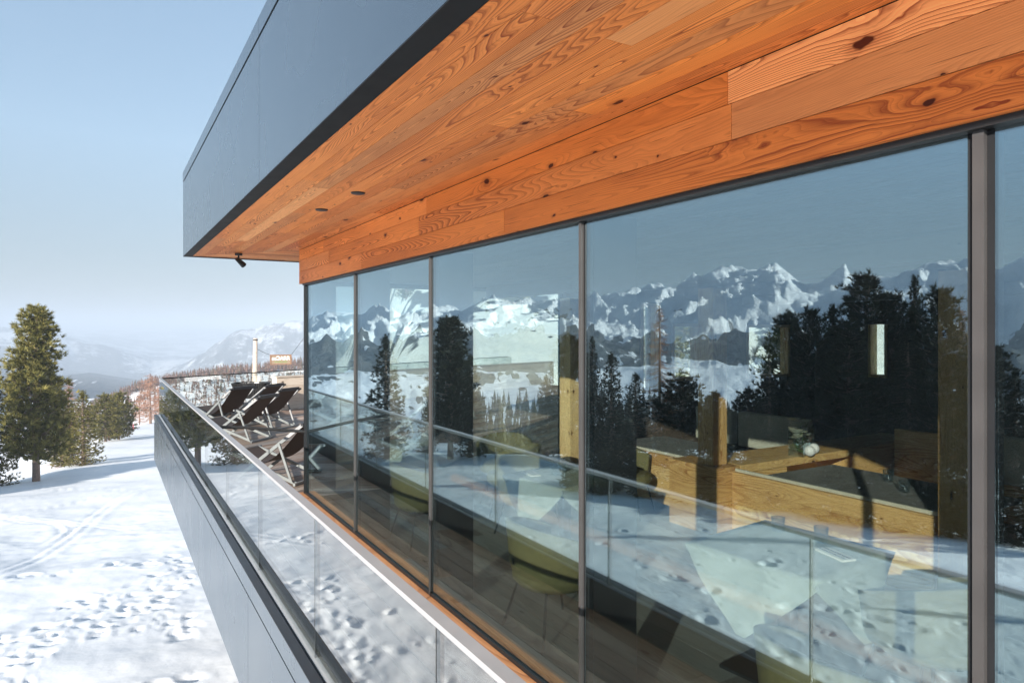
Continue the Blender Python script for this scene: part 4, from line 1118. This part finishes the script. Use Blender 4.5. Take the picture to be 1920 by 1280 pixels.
mb.box(4.76, 5.28, 5.505, 6.25, ZF, -1.432, 'v'); mb.box(4.76, 5.28, 7.42, 8.9, ZF, -1.432, 'v'); mb.box(4.76, 5.28, 6.252, 7.418, ZF, -1.66, 'v'); mb.box(5.22, 5.28, 6.252, 7.418, -1.658, -1.432, 'v')
mb.build('divider', M['room_wood'], bo)
mb = MB(46); mb.box(2.6, 4.73, 8.2, 8.3, ZF, -1.18, 'u'); mb.build('back_panel', M['room_wood'], bo)
def cushion(u0, u1, v0, v1, z0, z1, lab):
    import bmesh
    bm = bmesh.new(); bmesh.ops.create_cube(bm, size=1)
    for w in bm.verts: w.co = Vector(P(u0 + (u1 - u0) * (w.co.y + .5), v0 + (v1 - v0) * (w.co.x + .5), z0 + (z1 - z0) * (w.co.z + .5)))
    bmesh.ops.bevel(bm, geom=bm.edges[:], offset=.035, segments=3, affect='EDGES', profile=.6)
    me = bpy.data.meshes.new('back_cushion'); bm.to_mesh(me); bm.free(); me.shade_smooth(); me.materials.append(M['beige'])
    tag(link('back_cushion', me), lab, 'cushion', 'beige booth cushions')
cushion(2.7, 4.0, 8.05, 8.19, -1.6, -1.10, 'beige back cushion of the right booth, half in sun')
cushion(5.5, 6.6, 7.6, 7.74, -1.6, -1.12, 'beige back cushion of the left booth beside the slim post')
cushion(6.7, 7.4, 7.6, 7.74, -1.6, -1.12, 'small beige cushion behind the flower vase')
def booth_table(u0, u1, v0, v1, lab):
    t = thing('booth_table', lab, 'table', P((u0 + u1) / 2, (v0 + v1) / 2, ZF - .125))
    du, dv = (u1 - u0) / 2, (v1 - v0) / 2
    mb = MB(); mb.xbox(-dv, dv, -du, du, .705, .74); mb.build('tabletop', M['grey_top'], t)
    mb = MB(); mb.xbox(-.05, .05, -.05, .05, .127, .704); mb.build('column', M['black'], t)
booth_table(2.75, 4.5, 5.52, 6.65, 'slate topped booth table behind the right timber panel')
booth_table(5.5, 6.9, 5.56, 6.5, 'slate topped booth table left of the slim post')
tumbler(3.72, 6.35, ZF + .616, 'rear tumbler on the slate booth table', 1.25)
tumbler(3.40, 6.05, ZF + .616, 'front tumbler on the slate booth table', 1.25)
# flowers in a glass cube
fv = thing('flower_vase', 'square glass vase of white flowers and twigs on the booth shelf', 'vase', P(4.84, 6.6, -1.350), R(20))
fv.scale = (1.3, 1.3, 1.3)
mb = MB()
for a in ((-.16, -.06, -.155, .06), (.155, -.06, .16, .06), (-.154, -.06, .154, -.055), (-.154, .055, .154, .06)): mb.xbox(a[0], a[2], a[1], a[3], 0, .22)
mb.build('vase', M['clear'], fv)
rng = random.Random(12); mb = MB(); ml = MB()
for k in range(22):
    c = Vector((rng.uniform(-.13, .03), rng.uniform(-.04, .04), rng.uniform(.13, .30)))
    for j in range(9):
        a = j * .7; d = Vector((math.cos(a), math.sin(a), .5)) * .046; s = Vector((-math.sin(a), math.cos(a), .2)) * .024
        mb.face([c, c + d * .6 + s, c + d, c + d * .6 - s])
mb.build('blossoms', M['petal'], fv)
for k in range(90):
    c = Vector((rng.uniform(-.10, .12), rng.uniform(-.04, .04), rng.uniform(.03, .22))); d = Vector((rng.gauss(0, 1), rng.gauss(0, 1), rng.gauss(.6, .6))).normalized() * .05
    s = d.cross(Vector((rng.gauss(0, 1), 0, 1))).normalized() * .009
    ml.face([c - s, c + d, c + s])
ml.build('greenery', M['leaf'], fv)
mb = MB()
for k in range(16):
    p = Vector((rng.uniform(0, .12), rng.uniform(-.04, .04), .01)); mb.tube([p, p + Vector((rng.gauss(0, .05), rng.gauss(0, .03), rng.uniform(.15, .26)))], .0025, 4)
mb.build('twigs', M['bark'], fv)
for q in ((-.08, 0, .05), (.07, .01, .04)):
    mb = MB(); mb.lathe([(.045 * math.sin(t), .045 - .045 * math.cos(t)) for t in np.linspace(0, math.pi, 9)], 14, (q[0], q[1] - .09, 0)); mb.build('white_ball', M['white'], fv, True)
# glass globe lamp
gl = thing('globe_lamp', 'clear glass globe pendant hanging near the corner of the dining room', 'lamp', P(7.9, 2.75, .6))
mb = MB(); mb.lathe([(.13 * math.sin(t), -1.26 - .13 * math.cos(t)) for t in np.linspace(.0, math.pi - .15, 16)], 24); mb.build('globe', M['clear'], gl, True)
mb = MB(); mb.tube([(0, 0, -1.13), (0, 0, 0)], .004, 6); mb.build('cord', M['black'], gl)
mb = MB(); mb.tube([(0, 0, -1.20), (0, 0, -1.12)], .02, 10); mb.build('socket', M['steel'], gl)
# steel flue on the hillside terrace
fl = thing('steel_flue', 'shiny steel flue pipe outside the narrow rear window', 'flue', P(12.2, 11.05, ZD))
mb = MB(); mb.tube([(0, 0, 0), (0, 0, 2.6)], .11, 18); mb.build('pipe', M['steel'], fl, True)
mb = MB(); mb.lathe([(.0, 2.72), (.2, 2.64), (.2, 2.60), (.0, 2.61)], 18); mb.build('cowl', M['steel'], fl)

# ---------------------------------------------------------------- light, air, sky
w = bpy.data.worlds.new('World'); sc.world = w; w.use_nodes = True
nt = w.node_tree; bg = nt.nodes['Background']
sky = nt.nodes.new('ShaderNodeTexSky'); sky.sky_type = 'NISHITA'; sky.sun_disc = False
sky.sun_elevation = R(SUN_EL); sky.sun_rotation = math.atan2(-DIR[1], -DIR[0])
sky.altitude = 1500; sky.air_density = 1.0; sky.dust_density = 0.2; sky.ozone_density = 1.6
hs = nt.nodes.new('ShaderNodeHueSaturation'); hs.inputs['Saturation'].default_value = 1.6
ga = nt.nodes.new('ShaderNodeGamma'); ga.inputs[1].default_value = 0.38
nt.links.new(sky.outputs[0], ga.inputs[0]); nt.links.new(ga.outputs[0], hs.inputs['Color']); tcw = nt.nodes.new('ShaderNodeTexCoord'); spw = nt.nodes.new('ShaderNodeSeparateXYZ'); mrw = nt.nodes.new('ShaderNodeMapRange'); mxw = nt.nodes.new('ShaderNodeVectorMath'); mxw.operation = 'SCALE'
nt.links.new(tcw.outputs['Generated'], spw.inputs[0]); nt.links.new(spw.outputs[2], mrw.inputs[0])
for i_, x_ in zip((1, 2, 3, 4), (0.0, .24, .34, 1.0)): mrw.inputs[i_].default_value = x_
nt.links.new(hs.outputs[0], mxw.inputs[0]); nt.links.new(mrw.outputs[0], mxw.inputs['Scale']); nt.links.new(mxw.outputs[0], bg.inputs[0]); bg.inputs[1].default_value = 0.142
sl = bpy.data.lights.new('sun', 'SUN'); so = bpy.data.objects.new('sun', sl); COL.objects.link(so)
sl.energy = 4.2; sl.angle = R(.5); sl.color = (1.0, .93, .84)
d = Vector((DIR[1] * math.cos(R(SUN_EL)), DIR[0] * math.cos(R(SUN_EL)), -math.sin(R(SUN_EL))))
so.rotation_euler = d.to_track_quat('-Z', 'Y').to_euler()
# the hazy air
HZ = 3.9e-4
m, nt = newmat('hazy_air'); n = N(nt)
pv = n('ShaderNodeVolumePrincipled', ins={'Color': (.505, .59, .70, 1), 'Density': HZ, 'Anisotropy': -0.08})
n.out(None, pv.outputs[0])
zmin = min(c.co.z for c in bpy.data.objects['ground'].data.vertices) - 1
zmax = max(c.co.z for c in bpy.data.objects['ground'].data.vertices) + 15
mb = MB(); mb.xbox(-21800, 21800, -21800, 21800, zmin, max(zmax, 60))
tag(mb.build('haze', m), kind='stuff')
print('haze', zmin, zmax)

sc.view_settings.view_transform = 'Standard'; sc.view_settings.look = 'None'
sc.view_settings.exposure = 1.7; sc.view_settings.gamma = 1.0
cy = sc.cycles
cy.use_denoising = True
try: cy.denoiser = 'OPENIMAGEDENOISE'
except Exception: pass
cy.max_bounces = 12; cy.diffuse_bounces = 4; cy.glossy_bounces = 6; cy.transparent_max_bounces = 24; cy.transmission_bounces = 6; cy.volume_bounces = 1
cy.caustics_reflective = True; cy.caustics_refractive = False
cy.sample_clamp_indirect = 8
